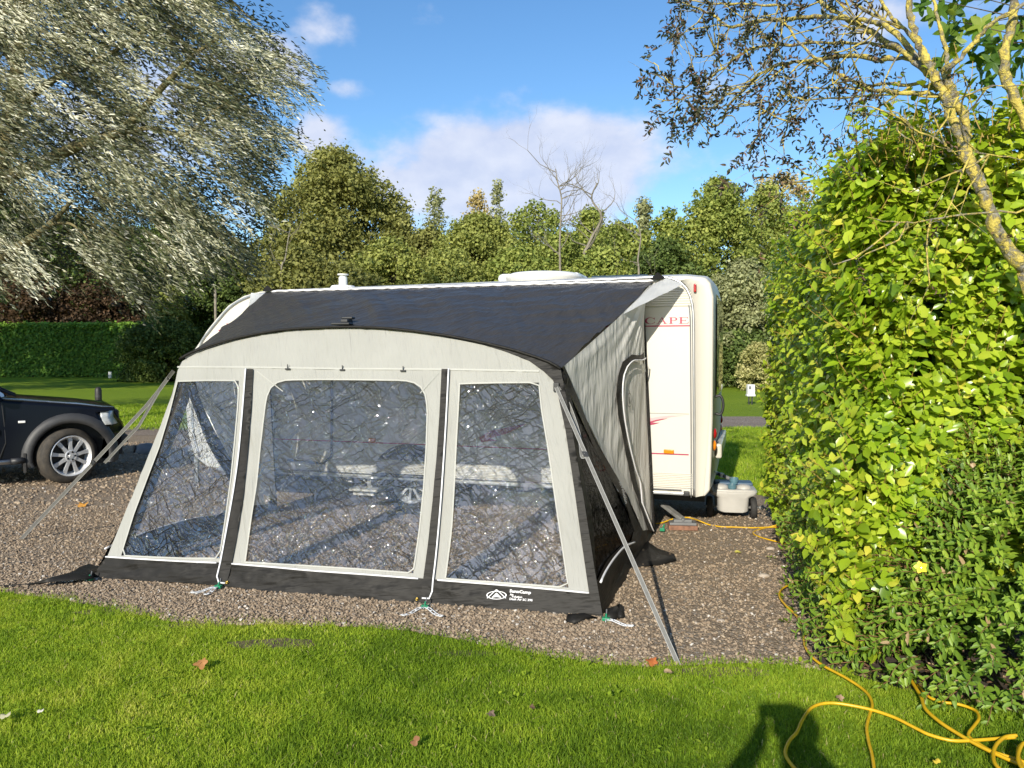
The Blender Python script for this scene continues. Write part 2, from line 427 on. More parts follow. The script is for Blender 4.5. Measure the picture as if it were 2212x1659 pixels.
# bare worn spots near the gravel edge at the left
worn = np.array([mnoise.noise((p[0]*2.3+5, p[1]*3.1, 3)) for p in P])
near = np.array([np.min(np.abs(edge[::4]-p).sum(1)) for p in P]) < .42
P = P[~(near & (worn > .12) & (P[:, 0] < -.3) & (rng.random(len(P)) < .72))]
ph_ = np.array([mnoise.noise((p[0]*.9, p[1]*.9, 8)) for p in P])
ph2 = np.array([mnoise.noise((p[0]*6, p[1]*6, 2)) for p in P])
tint = np.clip(rng.beta(2, 2, len(P))*.60+.14+.45*ph_+.30*ph2+.10*(P[:, 0] < -.8)-.13*np.clip((P[:, 0]+.3), 0, 1.5), 0, 1)
blades('lawn_grass', P, .012, .037, .0018, .85, tint=tint)
def keep_right(P): return ~inside(P, pitch_in) & (P[:, 0] > .235*P[:, 1]) & (P[:, 0] < .36*P[:, 1]+.5)
blades('verge_grass', scatter(120000, 1.8, 7.5, 8.6, 16.6, keep_right), .03, .08, .005)
def keep_left(P): return ~inside(P+rng.normal(0, .08, P.shape), pitch_in) & (P[:, 0] > -.75*P[:, 1]) & (P[:, 0] < -.2*P[:, 1])
blades('meadow_grass', scatter(160000, -18, -1.8, 10.5, 24, keep_left), .03, .08, .006)
# weeds with broad leaves in the turf
def leaves(name, P, dirs, nrm, L, Wd, T, Tf, mat, parent=None, tint=None, smooth=True, kind=None):
    """place one leaf template at every point: T rows are (along, across, up)"""
    P = np.asarray(P, float); a = nz(dirs); b = nz(np.cross(nrm, a)); c = np.cross(a, b)
    L = np.broadcast_to(L, (len(P),))[:, None, None]; Wd = np.broadcast_to(Wd, (len(P),))[:, None, None]
    T = np.asarray(T, float)
    V = P[:, None]+a[:, None]*T[None, :, 0:1]*L+b[:, None]*T[None, :, 1:2]*Wd+c[:, None]*T[None, :, 2:3]*L
    Fc = (np.arange(len(P))[:, None, None]*len(T)+np.asarray(Tf)[None]).reshape(-1, len(Tf[0]))
    if tint is None: tint = rng.random(len(P))
    o = npobj(name, V.reshape(-1, 3), Fc, mat, parent, smooth, np.repeat(tint, len(T)))
    if kind: o['kind'] = kind
    return o
LEAF6 = [(0, 0, 0), (.28, -.42, .05), (.28, .42, .05), (.28, 0, -.02), (.66, -.40, .04), (.66, .40, .04), (.66, 0, -.03), (1, 0, -.10)]
LEAF6F = [(0, 1, 3), (0, 3, 2), (1, 4, 6), (1, 6, 3), (3, 6, 5), (3, 5, 2), (4, 7, 6), (6, 7, 5)]
DIA = [(0, 0, 0), (.5, -.5, .06), (1, 0, 0), (.5, .5, .06)]; DIAF = [(0, 1, 2, 3)]
def rand_dirs(n_, zlo=-1, zhi=1):
    z = rng.uniform(zlo, zhi, n_); a = rng.uniform(0, 2*PI, n_); r = np.sqrt(1-z*z)
    return np.stack([r*np.cos(a), r*np.sin(a), z], 1)
P = scatter(1500, -4, 3, 2.6, 5.6, keep_front); ce = rng.integers(0, len(P), 90); Q = P[ce].repeat(7, 0)+rng.normal(0, .03, (len(ce)*7, 2))
leaves('clover', np.c_[Q, rng.uniform(.02, .045, len(Q))], rand_dirs(len(Q), -.1, .5), np.array([0, 0, 1.])+.3*rand_dirs(len(Q)), rng.uniform(.012, .03, len(Q)), rng.uniform(.012, .022, len(Q)), LEAF6, LEAF6F, M['blade'], tint=rng.uniform(.3, .7, len(Q)), kind='stuff')

# ------------------------------------------------------------------ gravel stones
m, nt, out = newmat('stone'); n = N(nt)
a = n('Attribute', _attribute_name='tint').outputs['Fac']
c = n.ramp(a, [(0, (.15, .108, .07)), (.3, (.255, .19, .127)), (.6, (.33, .253, .173)), (.85, (.41, .328, .23)), (.96, (.45, .40, .34)), (1, (.6, .56, .5))])
c = n.mix(n.ramp(n.noise(300, n.geo(), 3), [(.3, 0), (.7, .4)]), c, (.13, .10, .08))
p = n('BsdfPrincipled', Roughness=.85, Base_Color=c); p.inputs['Specular IOR Level'].default_value = .3
n.link(p.outputs[0], out.inputs[0]); M['stone'] = m
bm = bmesh.new(); bmesh.ops.create_icosphere(bm, subdivisions=1, radius=1)
bm.verts.ensure_lookup_table()
ICV = np.array([v.co[:] for v in bm.verts]); ICF = np.array([[v.index for v in f.verts] for f in bm.faces]); bm.free()
ico = bmesh.new(); bmesh.ops.create_icosphere(ico, subdivisions=1, radius=1); ico.free()
def stones(name, P, smin, smax):
    m = len(P); s = rng.uniform(0, 1, m)**1.8*(smax-smin)+smin
    sc3 = np.stack([s, s*rng.uniform(.55, 1, m), s*rng.uniform(.4, .8, m)], 1)
    V = ICV[None]*(1+rng.uniform(-.3, .3, (m, len(ICV), 1)))*sc3[:, None]
    t = rng.uniform(0, 2*PI, m); c, sn = np.cos(t)[:, None], np.sin(t)[:, None]
    tl = rng.normal(0, .35, m)[:, None]
    x = V[..., 0]*c-V[..., 1]*sn; y = V[..., 0]*sn+V[..., 1]*c; z = V[..., 2]+x*np.sin(tl)
    V = np.stack([x+P[:, 0:1], y+P[:, 1:2], z+(.004+sc3[:, 2]*rng.uniform(.1, .75, m))[:, None]], -1)
    Fc = (np.arange(m)[:, None, None]*len(ICV)+ICF[None]).reshape(-1, 3)
    return tag(npobj(name, V.reshape(-1, 3), Fc, M['stone'], tint=np.repeat(np.clip(rng.beta(2.2, 2.2, m)+(rng.random(m) < .04)*.5, 0, 1), len(ICV))), kind='stuff')
def keep_pitch(P): return ((P[:, 0] < .75) | (rng.random(len(P)) < .4)) & inside(P, pitch_in) & ~inside(P, bed_in) & (np.abs(P[:, 0]+.2) < .74*P[:, 1])
stones('gravel_stones', scatter(64000, -4.6, 2.7, 3.9, 5.9, keep_pitch), .005, .014)
stones('gravel_stones', scatter(30000, -6.5, 2.9, 5.9, 8.2, keep_pitch), .006, .016)
stones('gravel_stones', scatter(9000, -9, -3, 8.2, 14, keep_pitch), .010, .026)
# ------------------------------------------------------------------ caravan
WP0 = np.array([1.606, 6.87]); E1 = nz(np.array([-2.626, .81])); E2 = np.array([-E1[1], E1[0]])*-1   # E1 along the wall to the front, E2 into the depth
if E2[1] < 0: E2 = -E2
E13 = np.array([*E1, 0]); E23 = np.array([*E2, 0]); ZZ = np.array([0, 0, 1.])
def WL(s, z, d=0.0): return np.array([*(WP0+E1*s+E2*d), z])       # d < 0: proud of the wall towards the viewer
def wallpix(uv, d=0.0):
    r = ray(*uv); nrm = E23; p0 = WL(0, 0, d)
    t = ((p0-CAM) @ nrm)/(r @ nrm); p = CAM+r*t
    return (p-p0) @ E13, p[2]
M['cream'] = simple('cream_panel', (.545, .525, .47), .38, vary=.02, scale=1.2, spec=.5)
M['cream_grp'] = simple('cream_moulding', (.52, .50, .44), .28, vary=.02, scale=1.5, spec=.5)
M['alu'] = simple('aluminium', (.55, .56, .58), .35, metal=.9, vary=.05)
M['dark_plastic'] = simple('dark_plastic', (.025, .026, .028), .5, vary=.2)
M['grey_plastic'] = simple('grey_plastic', (.16, .165, .17), .5, vary=.1)
M['rubber'] = simple('rubber', (.03, .029, .028), .75, vary=.25, scale=30)
M['crimson'] = simple('crimson_vinyl', (.34, .03, .08), .4, vary=.03)
M['pink'] = simple('pink_vinyl', (.60, .36, .37), .4, vary=.03)
M['amber'] = simple('amber_lens', (.75, .22, .01), .15, spec=.7, vary=.05)
M['red_lens'] = simple('red_lens', (.35, .012, .012), .12, spec=.7, vary=.05)
M['white_lens'] = simple('white_lens', (.75, .75, .73), .12, spec=.7, vary=.05)
M['tint_glass'] = simple('tinted_acrylic', (.03, .05, .065), .04, spec=.9, vary=.05)
M['galv'] = simple('galvanised_steel', (.42, .42, .40), .45, metal=.6, vary=.15, scale=20)
M['white_paint'] = simple('white_plastic', (.70, .70, .68), .35, vary=.04)
M['chassis'] = simple('chassis_black', (.02, .02, .02), .6, vary=.2)
van = thing('caravan', 'cream touring caravan with crimson stripes, its long side behind the awning', 'caravan', WL(2.6, 0, 1.1))
prof_px = [(1523, 601), (1534, 612), (1541, 640), (1540, 760), (1539, 900), (1536, 1000), (1533, 1060), (1522, 1073)]
prof = [wallpix(D(x, y)) for x, y in prof_px][::-1]
top = [wallpix(D(x, y)) for x, y in [(1480, 597), (1440, 598)]]
zroof = top[-1][1]
fr_px = [(597, 629), (560, 631), (525, 640), (492, 660), (465, 690), (445, 715), (428, 742), (412, 765)]
fr = [wallpix(D(x, y)) for x, y in fr_px]
s_f = fr[-1][0]; z_f = fr[-1][1]
front_low = [(s_f+.06, z_f-.22), (s_f+.09, 1.1), (s_f+.06, .75), (s_f-.02, .5), (s_f-.2, .385)]
zb = prof[0][1]
outline = prof+top+[(top[-1][0]+(fr[0][0]-top[-1][0])*k/6, top[-1][1]+(fr[0][1]-top[-1][1])*k/6) for k in range(1, 6)]+fr+front_low+[(s_f-1.5, .37), (2.5, zb), (.5, zb)]
VW = 2.15
mb = MB()
stations = [(0, 0), (.012, -.0), (.3, .02), (VW/2, .035), (VW-.3, .02), (VW, 0)]
ring = len(outline); V = []
c0 = np.array([2.6, 1.3])
for d, puff in [(0, 0), (.02, .008), (.25, .045), (.6, .06), (VW/2, .07), (VW-.6, .06), (VW-.25, .045), (VW-.02, .008), (VW, 0)]:
    for s, z in outline:
        q = max(0, (z-1.9)/.45)                       # gently crowned roof, flatter sides
        rear = puff*.25 if s < -.1 else 0
        V.append(WL(s-rear, z+puff*min(1, q), d))
Fs = []
for i in range(8):
    for k in range(ring): Fs.append((i*ring+k, i*ring+(k+1) % ring, (i+1)*ring+(k+1) % ring, (i+1)*ring+k))
Fs += [tuple(range(ring)), tuple(8*ring+k for k in range(ring))[::-1]]
mb.add(V, Fs); mb.build('body', M['cream'], van, bevel=.018)
# awning rail round the side: aluminium strip proud of the wall
rail_px = [(1500, 1072), (1500, 960), (1499, 800), (1498, 690), (1495, 655), (1486, 628), (1470, 610), (1448, 601), (1420, 599)]
rail = [wallpix(D(x, y)) for x, y in rail_px]
fr_rail = [(s-.035, z-.02) for s, z in fr[:-1]]+[(s_f-.03, z_f-.3), (s_f-.02, .8), (s_f-.1, .5)]
full = rail+[(rail[-1][0]+(fr_rail[0][0]-rail[-1][0])*k/8, rail[-1][1]+(fr_rail[0][1]-rail[-1][1])*k/8) for k in range(1, 8)]+fr_rail
mb = MB(); mb.tube([WL(s, z, -.006) for s, z in resample(cr(full, 5), 120)], .013, 8); mb.build('awning_rail', M['alu'], van, smooth=True)
mb = MB(); mb.tube([WL(s+.028, z-.012, -.003) for s, z in resample(cr(rail[:5], 5), 30)], .006, 6); mb.build('trim_strip', M['grey_plastic'], van, smooth=True)
# rear moulding standing a little proud of the side
rm = [wallpix(D(x, y)) for x, y in [(1503, 1073), (1503, 900), (1502, 720), (1498, 650), (1488, 622), (1470, 606)]]
ro = [wallpix(D(x, y)) for x, y in [(1520, 1070), (1532, 900), (1534, 720), (1533, 645), (1524, 612), (1500, 600)]]
mb = MB(); A_, B_ = resample(cr(rm, 5), 30), resample(cr(ro, 5), 30)
for i in range(29):
    for (p, q, d1, d2) in ((A_, B_, -.022, -.012),):
        mb.quad(WL(*p[i], d1), WL(*q[i], d2), WL(*q[i+1], d2), WL(*p[i+1], d1))
        mb.quad(WL(*p[i], .01), WL(*p[i], d1), WL(*p[i+1], d1), WL(*p[i+1], .01))
mb.build('rear_moulding', M['cream_grp'], van, smooth=True, weld=True)
# ribbed panels
def ribs(name, corners, nrib, dpt=.006):
    (s0, z0), (s1, z1) = wallpix(D(*corners[0])), wallpix(D(*corners[1]))
    mb = MB()
    for k in range(nrib):
        za = z0+(z1-z0)*k/nrib; zm = z0+(z1-z0)*(k+.55)/nrib; zc_ = z0+(z1-z0)*(k+1)/nrib
        for a, b, da, db in ((za, zm, -.003, -.003-dpt), (zm, zc_, -.003-dpt, -.003)):
            mb.quad(WL(s0, a, da), WL(s1, a, da), WL(s1, b, db), WL(s0, b, db))
    return mb.build(name, M['cream'], van)
ribs('ribbed_panel', [(1496, 1056), (640, 984)], 9)
s_lo, z_lo = wallpix(D(1495, 984)); s_up, z_up = wallpix(D(1494, 664))
ribs('ribbed_panel', [(1494, 662), (1200, 612)], 11, .005)
def stripe(name, a, b, h, m, d=-.0025):
    (s0, z0), (s1, z1) = a, b; mb = MB()
    mb.quad(WL(s0, z0, d), WL(s1, z1, d), WL(s1, z1+h, d), WL(s0, z0+h, d)); return mb.build(name, m, van)
s5 = wallpix(D(640, 953))[0]
stripe('stripe', (s_lo+.03, z_lo), (5.0, z_lo), .012, M['crimson'])
stripe('stripe', (s_lo+.03, wallpix(D(1495, 705))[1]), (5.0, wallpix(D(1495, 705))[1]), .012, M['crimson'])
stripe('panel_seam', (s_lo+.03, wallpix(D(1495, 895))[1]), (5.0, wallpix(D(1495, 895))[1]), .004, M['grey_plastic'])
# lettering
def glyph(ch):
    q = []
    rect = lambda x0, y0, x1, y1: q.append([(x0, y0), (x1, y0), (x1, y1), (x0, y1)])
    def arc(cx, cy, rx, ry, ix, jx, jy, a0, a1, m=20):
        for i in range(m):
            t0, t1 = R(a0+(a1-a0)*i/m), R(a0+(a1-a0)*(i+1)/m)
            q.append([(cx+rx*math.cos(t0), cy+ry*math.sin(t0)), (cx+rx*math.cos(t1), cy+ry*math.sin(t1)), (cx+ix+jx*math.cos(t1), cy+jy*math.sin(t1)), (cx+ix+jx*math.cos(t0), cy+jy*math.sin(t0))])
    if ch == 'C':
        arc(.55, .5, .55, .52, .05, .38, .46, 38, 318); rect(.94, .66, 1.0, .98); rect(.96, .12, 1.02, .34); w = 1.05
    elif ch == 'A':
        q.append([(.12, 0), (.18, 0), (.55, .93), (.52, 1)]); q.append([(.50, 1.0), (.60, 1.0), (1.02, 0), (.82, 0)])
        rect(.26, .30, .86, .36); rect(0, 0, .32, .05); rect(.72, 0, 1.14, .05); w = 1.14
    elif ch == 'P':
        rect(.12, .05, .32, .95); rect(0, 0, .46, .05); rect(0, .95, .5, 1.0)
        arc(.5, .73, .36, .27, -.02, .2, .215, -90, 90, 12); rect(.32, .945, .5, 1.0); rect(.32, .46, .5, .515); w = .88
    elif ch == 'E':
        rect(.12, .05, .32, .95); rect(0, 0, .95, .05); rect(0, .95, .9, 1.0); rect(.32, .47, .66, .53); rect(.64, .38, .70, .62)
        q.append([(.86, .05), (.95, .05), (.98, .30), (.94, .30)]); q.append([(.82, .95), (.90, .95), (.92, .74), (.88, .74)]); w = 1.0
    elif ch == 'L':
        rect(.12, .05, .32, .95); rect(0, 0, .92, .05); rect(0, .95, .46, 1.0); q.append([(.82, .05), (.92, .05), (.95, .32), (.91, .32)]); w = .96
    return q, w
def letters(txt, uv0, uv1, zh, gap, m, squeeze=1.0):
    (s0, z0), (s1, z1) = wallpix(D(*uv0)), wallpix(D(*uv1)); H = zh
    gl = [glyph(c) for c in txt]; tw = sum(w for _, w in gl)+gap*(len(gl)-1); k = (s0-s1)/tw; x = 0
    for c, (q, w) in zip(txt, gl):
        mb = MB()
        for i, poly in enumerate(q): mb.add([WL(s0-(x+px)*k, z0+py*H, -.0035-.0002*(i % 5)) for px, py in poly], [tuple(range(len(poly)))])
        mb.build('letter', m, van); x += w+gap
zch = wallpix(D(1440, 687))[1]-wallpix(D(1440, 701))[1]
letters('CAPE', (1393, 700), (1488, 701), zch, .12, M['crimson'])
letters('EL', (489, 710), (507, 710), zch*.95, .12, M['crimson'])
# swoosh decals
def decal(pts, m, d): 
    mb = MB(); mb.add([WL(*wallpix(zk(x, y)), d) for x, y in pts], [tuple(range(len(pts)))]); return mb.build('swoosh', m, van)
decal([(440, 1570), (520, 1550), (640, 1527), (780, 1512), (975, 1512), (840, 1528), (700, 1550), (590, 1575), (515, 1595), (440, 1600)], M['pink'], -.0032)
decal([(440, 1612), (520, 1597), (600, 1572), (700, 1556), (765, 1549), (700, 1566), (600, 1590), (556, 1602), (600, 1608), (660, 1605), (600, 1625), (540, 1637), (512, 1634), (440, 1634)], M['crimson'], -.0042)
# inside the awning the decal carries on
for dx in (0,):
    for pts, m, d in (([(1035, 945), (1060, 930), (1100, 922), (1140, 915), (1100, 935), (1060, 947), (1075, 952), (1040, 955)], M['crimson'], -.0035),):
        mb = MB(); mb.add([WL(*wallpix(D(x, y)), d) for x, y in pts], [tuple(range(len(pts)))]); mb.build('swoosh', m, van)
def wbox(name, x0, y0, x1, y1, m, t=.02, parent=None, bev=.008, d0=0.0):
    (s0, z0), (s1, z1) = wallpix(D(x0, y0)), wallpix(D(x1, y1)); mb = MB()
    mb.box(WL((s0+s1)/2, (z0+z1)/2, d0-t/2), E13, E23, ZZ, abs(s0-s1)/2, t/2, abs(z0-z1)/2); return mb.build(name, m, parent or van, bevel=bev)
wbox('side_reflector', 1434, 970, 1456, 980, M['amber'], .012, d0=-.008)
wbox('side_reflector', 797, 946, 812, 956, M['amber'], .02)
wbox('marker_lamp', 1499, 614, 1505, 632, M['red_lens'], .03, d0=-.024)
mb = MB(); mb.lathe(WL(*wallpix(D(1391, 818)), -.002), -E23, [(0, .022), (.012, .021), (.018, .012), (.02, 0)], 14); mb.build('side_reflector', M['amber'], van, smooth=True)
(s0, z0), (s1, z1) = wallpix(D(1492, 1071)), wallpix(D(1492, 1064))
mb = MB(); mb.box(WL(2.55, (z0+z1)/2, -.012), E13, E23, ZZ, 2.5, .010, .012); mb.build('sill_rail', M['alu'], van, bevel=.004)
mb = MB(); mb.tube([WL(.08, z1+.02, -.02), WL(5.0, z1+.02, -.02)], .006, 8); mb.build('sill_trim', M['grey_plastic'], van, smooth=True)
wbox('rail_end_cap', 1477, 1060, 1490, 1071, M['dark_plastic'], .035, d0=-.002)
# entrance door outline, gasket with rounded corners
dr = [(717, 700), (717, 960), (714, 985), (704, 996), (690, 1000), (622, 993)]
mb = MB(); mb.tube([WL(*p, -.006) for p in resample(cr([wallpix(D(*q)) for q in dr], 6), 50)], .013, 6); mb.build('door_gasket', M['dark_plastic'], van, smooth=True)
# wheel arch, wheel
sw, zw_ = wallpix(D(885, 1046)); zw_ = .325
mb = MB(); A = [WL(sw+.43*math.cos(t), .33+.40*math.sin(t), -.004) for t in np.linspace(-.1, PI+.1, 30)]
mb.add(A, [tuple(range(30))]); mb.build('wheel_well', M['chassis'], van)
def wheel(parent, c, ax, r, rr, wid, spokes, tyre_m, rim_m, name='wheel', sw_=.05, lugs=5):
    """ax points outwards; c is the middle of the outer face"""
    ax = nz(np.array(ax, float)); w = thing(name, None, None, [0, 0, 0]); w.parent = parent; w.location = Vector(tuple(np.array(c)-wloc(parent)))
    mb = MB(); mb.lathe(c, -ax, [(.02, rr*.98), (0, rr+.012), (-.004, rr+.03), (.0, r*.86), (.012, r*.955), (.035, r), (wid*.5, r*1.004), (wid-.035, r), (wid-.012, r*.95), (wid, rr), (wid*.5, rr*.9)], 48)
    t = mb.build('tyre', tyre_m, w, smooth=True)
    mb = MB(); mb.lathe(c, -ax, [(.10, rr*.80), (.035, rr*.90), (.012, rr*.95), (.004, rr*.985), (.0, rr*1.0), (.006, rr*1.03), (.02, rr*1.0), (.10, rr*.93)], 48)
    ref = np.array([0, 0, 1.]); a = nz(np.cross(ref, ax)); b = np.cross(ax, a)
    for k in range(spokes):
        t0 = 2*PI*k/spokes+.17; d = a*math.cos(t0)+b*math.sin(t0); e = np.cross(ax, d)
        P0, P1, P2 = .16*rr, .55*rr, .97*rr
        for r0, r1, w0, w1, h0, h1 in ((P0, P1, sw_*.9, sw_*.62, .018, .022), (P1, P2, sw_*.62, sw_*.95, .022, .03)):
            for sgn in (1,):
                q = [c-ax*h0+d*r0-e*w0/2, c-ax*h0+d*r0+e*w0/2, c-ax*h1+d*r1+e*w1/2, c-ax*h1+d*r1-e*w1/2]
                bk = [p-ax*.03 for p in q]
                mb.add(q+bk, [(0, 1, 2, 3), (0, 4, 5, 1), (1, 5, 6, 2), (3, 2, 6, 7), (0, 3, 7, 4)])
    mb.lathe(c, -ax, [(.03, rr*.30), (.016, rr*.29), (.012, rr*.26), (.014, rr*.12), (.008, rr*.1), (.008, 0)], 24)
    mb.build('rim', rim_m, w, smooth=False)
    mb = MB(); mb.lathe(c-ax*.085, ax, [(0, rr*.9), (.001, 0)], 32)
    for k in range(lugs):
        t0 = 2*PI*k/lugs; mb.lathe(c-ax*.016+(a*math.cos(t0)+b*math.sin(t0))*rr*.20, ax, [(0, rr*.055), (.008, rr*.05), (.009, 0)], 8)
    mb.build('hub', M['chassis'], w, smooth=False)
    return w
M['alloy'] = simple('alloy', (.74, .75, .76), .35, metal=.45, vary=.05)
wheel(van, WL(sw, .322, .015), -E23, .315, .195, .17, 10, M['rubber'], M['alloy'], sw_=.035)
mb = MB(); mb.box(WL(2.5, .36, 1.1), E13, E23, ZZ, 2.4, .9, .02); mb.box(WL(2.5, .30, .45), E13, E23, ZZ, 2.6, .025, .07); mb.box(WL(2.5, .30, 1.7), E13, E23, ZZ, 2.6, .025, .07)
mb.tube([WL(sw, .32, .05), WL(sw, .32, 2.05)], .03, 8); mb.lathe(WL(sw, .322, 2.0), E23, [(0, .1), (0, .31), (.15, .31), (.15, .1)], 24)
mb.build('chassis', M['chassis'], van)
# corner steady with foot on a wooden block
a, b = G(*zw(170, 1010), .30), G(*zw(450, 1225), .05)
mb = MB(); pa, pb = W(*zw(175, 990), 7.35), W(*zw(440, 1190), 7.1)
dv = nz(pb-pa); side = nz(np.cross(dv, ZZ)); upn = np.cross(side, dv)
mb.box((pa+pb)/2, dv, side, upn, np.linalg.norm(pb-pa)/2, .03, .016); mb.build('corner_steady', M['galv'], van, bevel=.006)
pf = np.array([pb[0], pb[1], 0])
mb = MB(); fx = np.array([.97, -.1, 0]); fy = np.array([.1, .97, 0])
mb.box(pf+ZZ*.062, fx, fy, ZZ, .125, .06, .012); mb.box(pf+ZZ*.085, fx, fy, ZZ, .085, .035, .014); mb.tube([pf+ZZ*.10-fy*.05, pf+ZZ*.10+fy*.03], .014, 8); mb.build('steady_foot', M['grey_plastic'], van, bevel=.005)
blk = thing('wooden_block', 'flat reddish wooden block under the corner steady foot of the caravan', 'block', pf)
mb = MB(); mb.box(pf+ZZ*.029, fx, fy, ZZ, .135, .075, .021); mb.build('plank', simple('stained_wood', (.26, .13, .08), .8, vary=.25, scale=30), blk, bevel=.003)
# roof things
(sq, zq) = wallpix(D(741, 612)); fl = WL(sq, 0, .35)
pz = W(*D(741, 611), fl[1])
mb = MB(); b0 = np.array([pz[0], pz[1], zroof+.0]); hf = W(*D(741, 592), fl[1])[2]
mb.lathe(b0, ZZ, [(0, .045), (hf-zroof-.035, .045), (hf-zroof-.035, .036), (hf-zroof-.012, .036), (hf-zroof-.012, .058), (hf-zroof, .058), (hf-zroof+.004, 0)], 20); mb.build('flue', M['white_paint'], van)
mb = MB(); mb.lathe(b0, ZZ, [(0, .14), (.03, .12), (.035, 0)], 20); mb.build('flue_base', M['white_paint'], van)
def roofpt(x, y, d): s = wallpix(D(x, y))[0]; Yd = WL(s, 0, d)[1]; return W(*D(x, y), Yd)
c = roofpt(1175, 596, .75)
mb = MB()
for hw, z_ in ((.36, .0),): mb.lathe([c[0], c[1], zroof+.03], ZZ, [(0, .34), (.05, .40), (.075, .40), (.10, .34), (.115, .2), (.118, 0)], 32)
mb.build('roof_light', M['white_paint'], van, smooth=True)
c2 = roofpt(1120, 592, .95)
mb = MB(); mb.box([c2[0], c2[1], zroof+.09], E13, E23, ZZ, .17, .22, .055); mb.build('roof_vent', M['white_paint'], van, bevel=.05)
c3 = roofpt(1190, 590, 1.2)
mb = MB(); mb.box([c3[0], c3[1], zroof+.13], E13, E23, ZZ, .36, .25, .028); mb.build('roof_light', M['white_paint'], van, bevel=.025)
c4 = roofpt(1345, 596, .8)
mb = MB(); mb.box([c4[0], c4[1], zroof+.065], E13, E23, ZZ, .28, .22, .018); mb.build('roof_light', M['tint_glass'], van, bevel=.015)
# rear face: window, lamps, handle
def RW(d, z, proud=.0):                                   # point on the rear face
    zs_ = [p[1] for p in prof]; ss = [p[0] for p in prof]
    s = np.interp(z, zs_, ss); pf_ = .07*.25*(1-(2*d/VW-1)**4)
    return WL(s-pf_-proud, z, d)
mb = MB(); gz = np.linspace(1.25, 2.18, 8); gd = np.linspace(.28, VW-.2, 12)
for i in range(7):
    for k in range(11): mb.quad(RW(gd[k], gz[i], .012), RW(gd[k+1], gz[i], .012), RW(gd[k+1], gz[i+1], .012), RW(gd[k], gz[i+1], .012))
mb.build('rear_window', M['tint_glass'], van, smooth=True, weld=True)
for d in (.26, VW-.26):
    for z_, h_, m_ in ((.90, .05, M['red_lens']), (.79, .045, M['amber'])):
        mb = MB(); mb.lathe(RW(d, z_, -.01), -E13, [(0, .05), (.02, .048), (.03, .025), (.032, 0)], 16); mb.build('tail_lamp', m_, van, smooth=True)
mb = MB(); mb.tube(cr([RW(.3, 1.24, 0), RW(.3, 1.24, .05), RW(.3, 1.16, .07), RW(.3, 1.08, .05), RW(.3, 1.08, 0)], 6), .012, 8); mb.build('grab_handle', M['dark_plastic'], van, smooth=True)
mb = MB(); mb.box(RW(1.1, .72, .03), E13, E23, ZZ, .03, .70, .07); mb.build('rear_bumper', M['cream_grp'], van, bevel=.02)
# hitch at the front
mb = MB(); mb.tube([WL(5.1, .40, .5), WL(6.3, .42, VW/2)], .035, 6); mb.tube([WL(5.1, .40, VW-.5), WL(6.3, .42, VW/2)], .035, 6); mb.tube([WL(6.2, .42, VW/2), WL(6.2, .0, VW/2)], .03, 8); mb.build('drawbar', M['galv'], van)
# step folded down in front of the door
s0 = wallpix(D(792, 1066))[0]
mb = MB(); mb.box(WL(s0, .245, .02), E13, E23, ZZ, .17, .09, .012); mb.box(WL(s0+.04, .20, .05), E13, E23, ZZ, .12, .05, .02); mb.build('step', M['cream_grp'], van, bevel=.008)
mb = MB(); mb.box(WL(s0, .31, .12), E13, E23, ZZ, .03, .05, .07); mb.build('step_bracket', M['galv'], van)
# ------------------------------------------------------------------ porch awning
CL = G(*D(199, 1249)); CR = G(*D(1303, 1334))
FD = CR-CL; FL = np.linalg.norm(FD); FD = FD/FL
FN = np.array([-FD[1], FD[0], 0]); LEAN = .33               # inwards
def FS(a, z): return CL+FD*a+z*(ZZ+LEAN*FN)
def fpix(uv):
    r = ray(*uv); nrm = np.cross(FD, ZZ+LEAN*FN); t = ((CL-CAM) @ nrm)/(r @ nrm); p = CAM+r*t
    return ((p-CL) @ FD, p[2])
def FP(pts, f=D): return [fpix(f(*q)) for q in pts]
def fold_set(n_, xr, yr, lr, wr, ar, ang, seed):
    r = np.random.default_rng(seed); k = n_
    X = r.uniform(*xr, k); Y = r.uniform(*yr, k); A = r.normal(ang[0], ang[1], k); Ls = r.uniform(*lr, k); Ws = r.uniform(*wr, k); Am = r.uniform(*ar, k)*r.choice([1, 1, -1], k)
    def f(x, y):
        dx, dy = x-X, y-Y; t = (dx*np.cos(A)+dy*np.sin(A))/Ls; q = (-dx*np.sin(A)+dy*np.cos(A)+.12*Ws*np.sin(6*t))/Ws
        return float(np.sum(Am*np.exp(-q*q)*np.clip(1-t*t, 0, 1)))
    return f
def creases(a, z, amp=.004, sc_=3.0, ang=.5):
    u = a*math.cos(ang)+z*math.sin(ang); v = -a*math.sin(ang)+z*math.cos(ang)
    return amp*(mnoise.noise((u*sc_*3, v*sc_*.7, 3.3))+.5*mnoise.noise((u*sc_*8, v*sc_*1.6, 1.1)))
M['fab_light'] = fabric('light_grey_fabric', (.43, .43, .40), .28, .6, .2, (3.2, 1, .4), (0, .2, 0), .75, (.42, .42, .40))
M['fab_side_lightened'] = fabric('lightened_side_fabric', (.90, .885, .84), .24, .6, .12, (1.6, 1.6, .35), (.1, .1, .4), .7, (.80, .76, .68))  # same grey fabric, its colour raised to stand in for light on the side
M['fab_roof'] = fabric('charcoal_roof_fabric', (.042, .039, .036), 0, .46, .4, (3.0, .7, 1.2), (0, 0, .6), 1.0)
M['fab_black'] = fabric('black_skirt_fabric', (.015, .014, .0125), 0, .55, .18, (.5, .5, 2.6), (0, .12, 0), .6)
M['fab_white'] = simple('white_piping', (.72, .72, .74), .5, vary=.03)
M['webbing'] = simple('grey_webbing', (.15, .148, .138), .8, vary=.12, scale=60, bump=.3, bscale=400)
M['reflect'] = simple('pale_webbing_edge', (.36, .36, .35), .6, vary=.05)
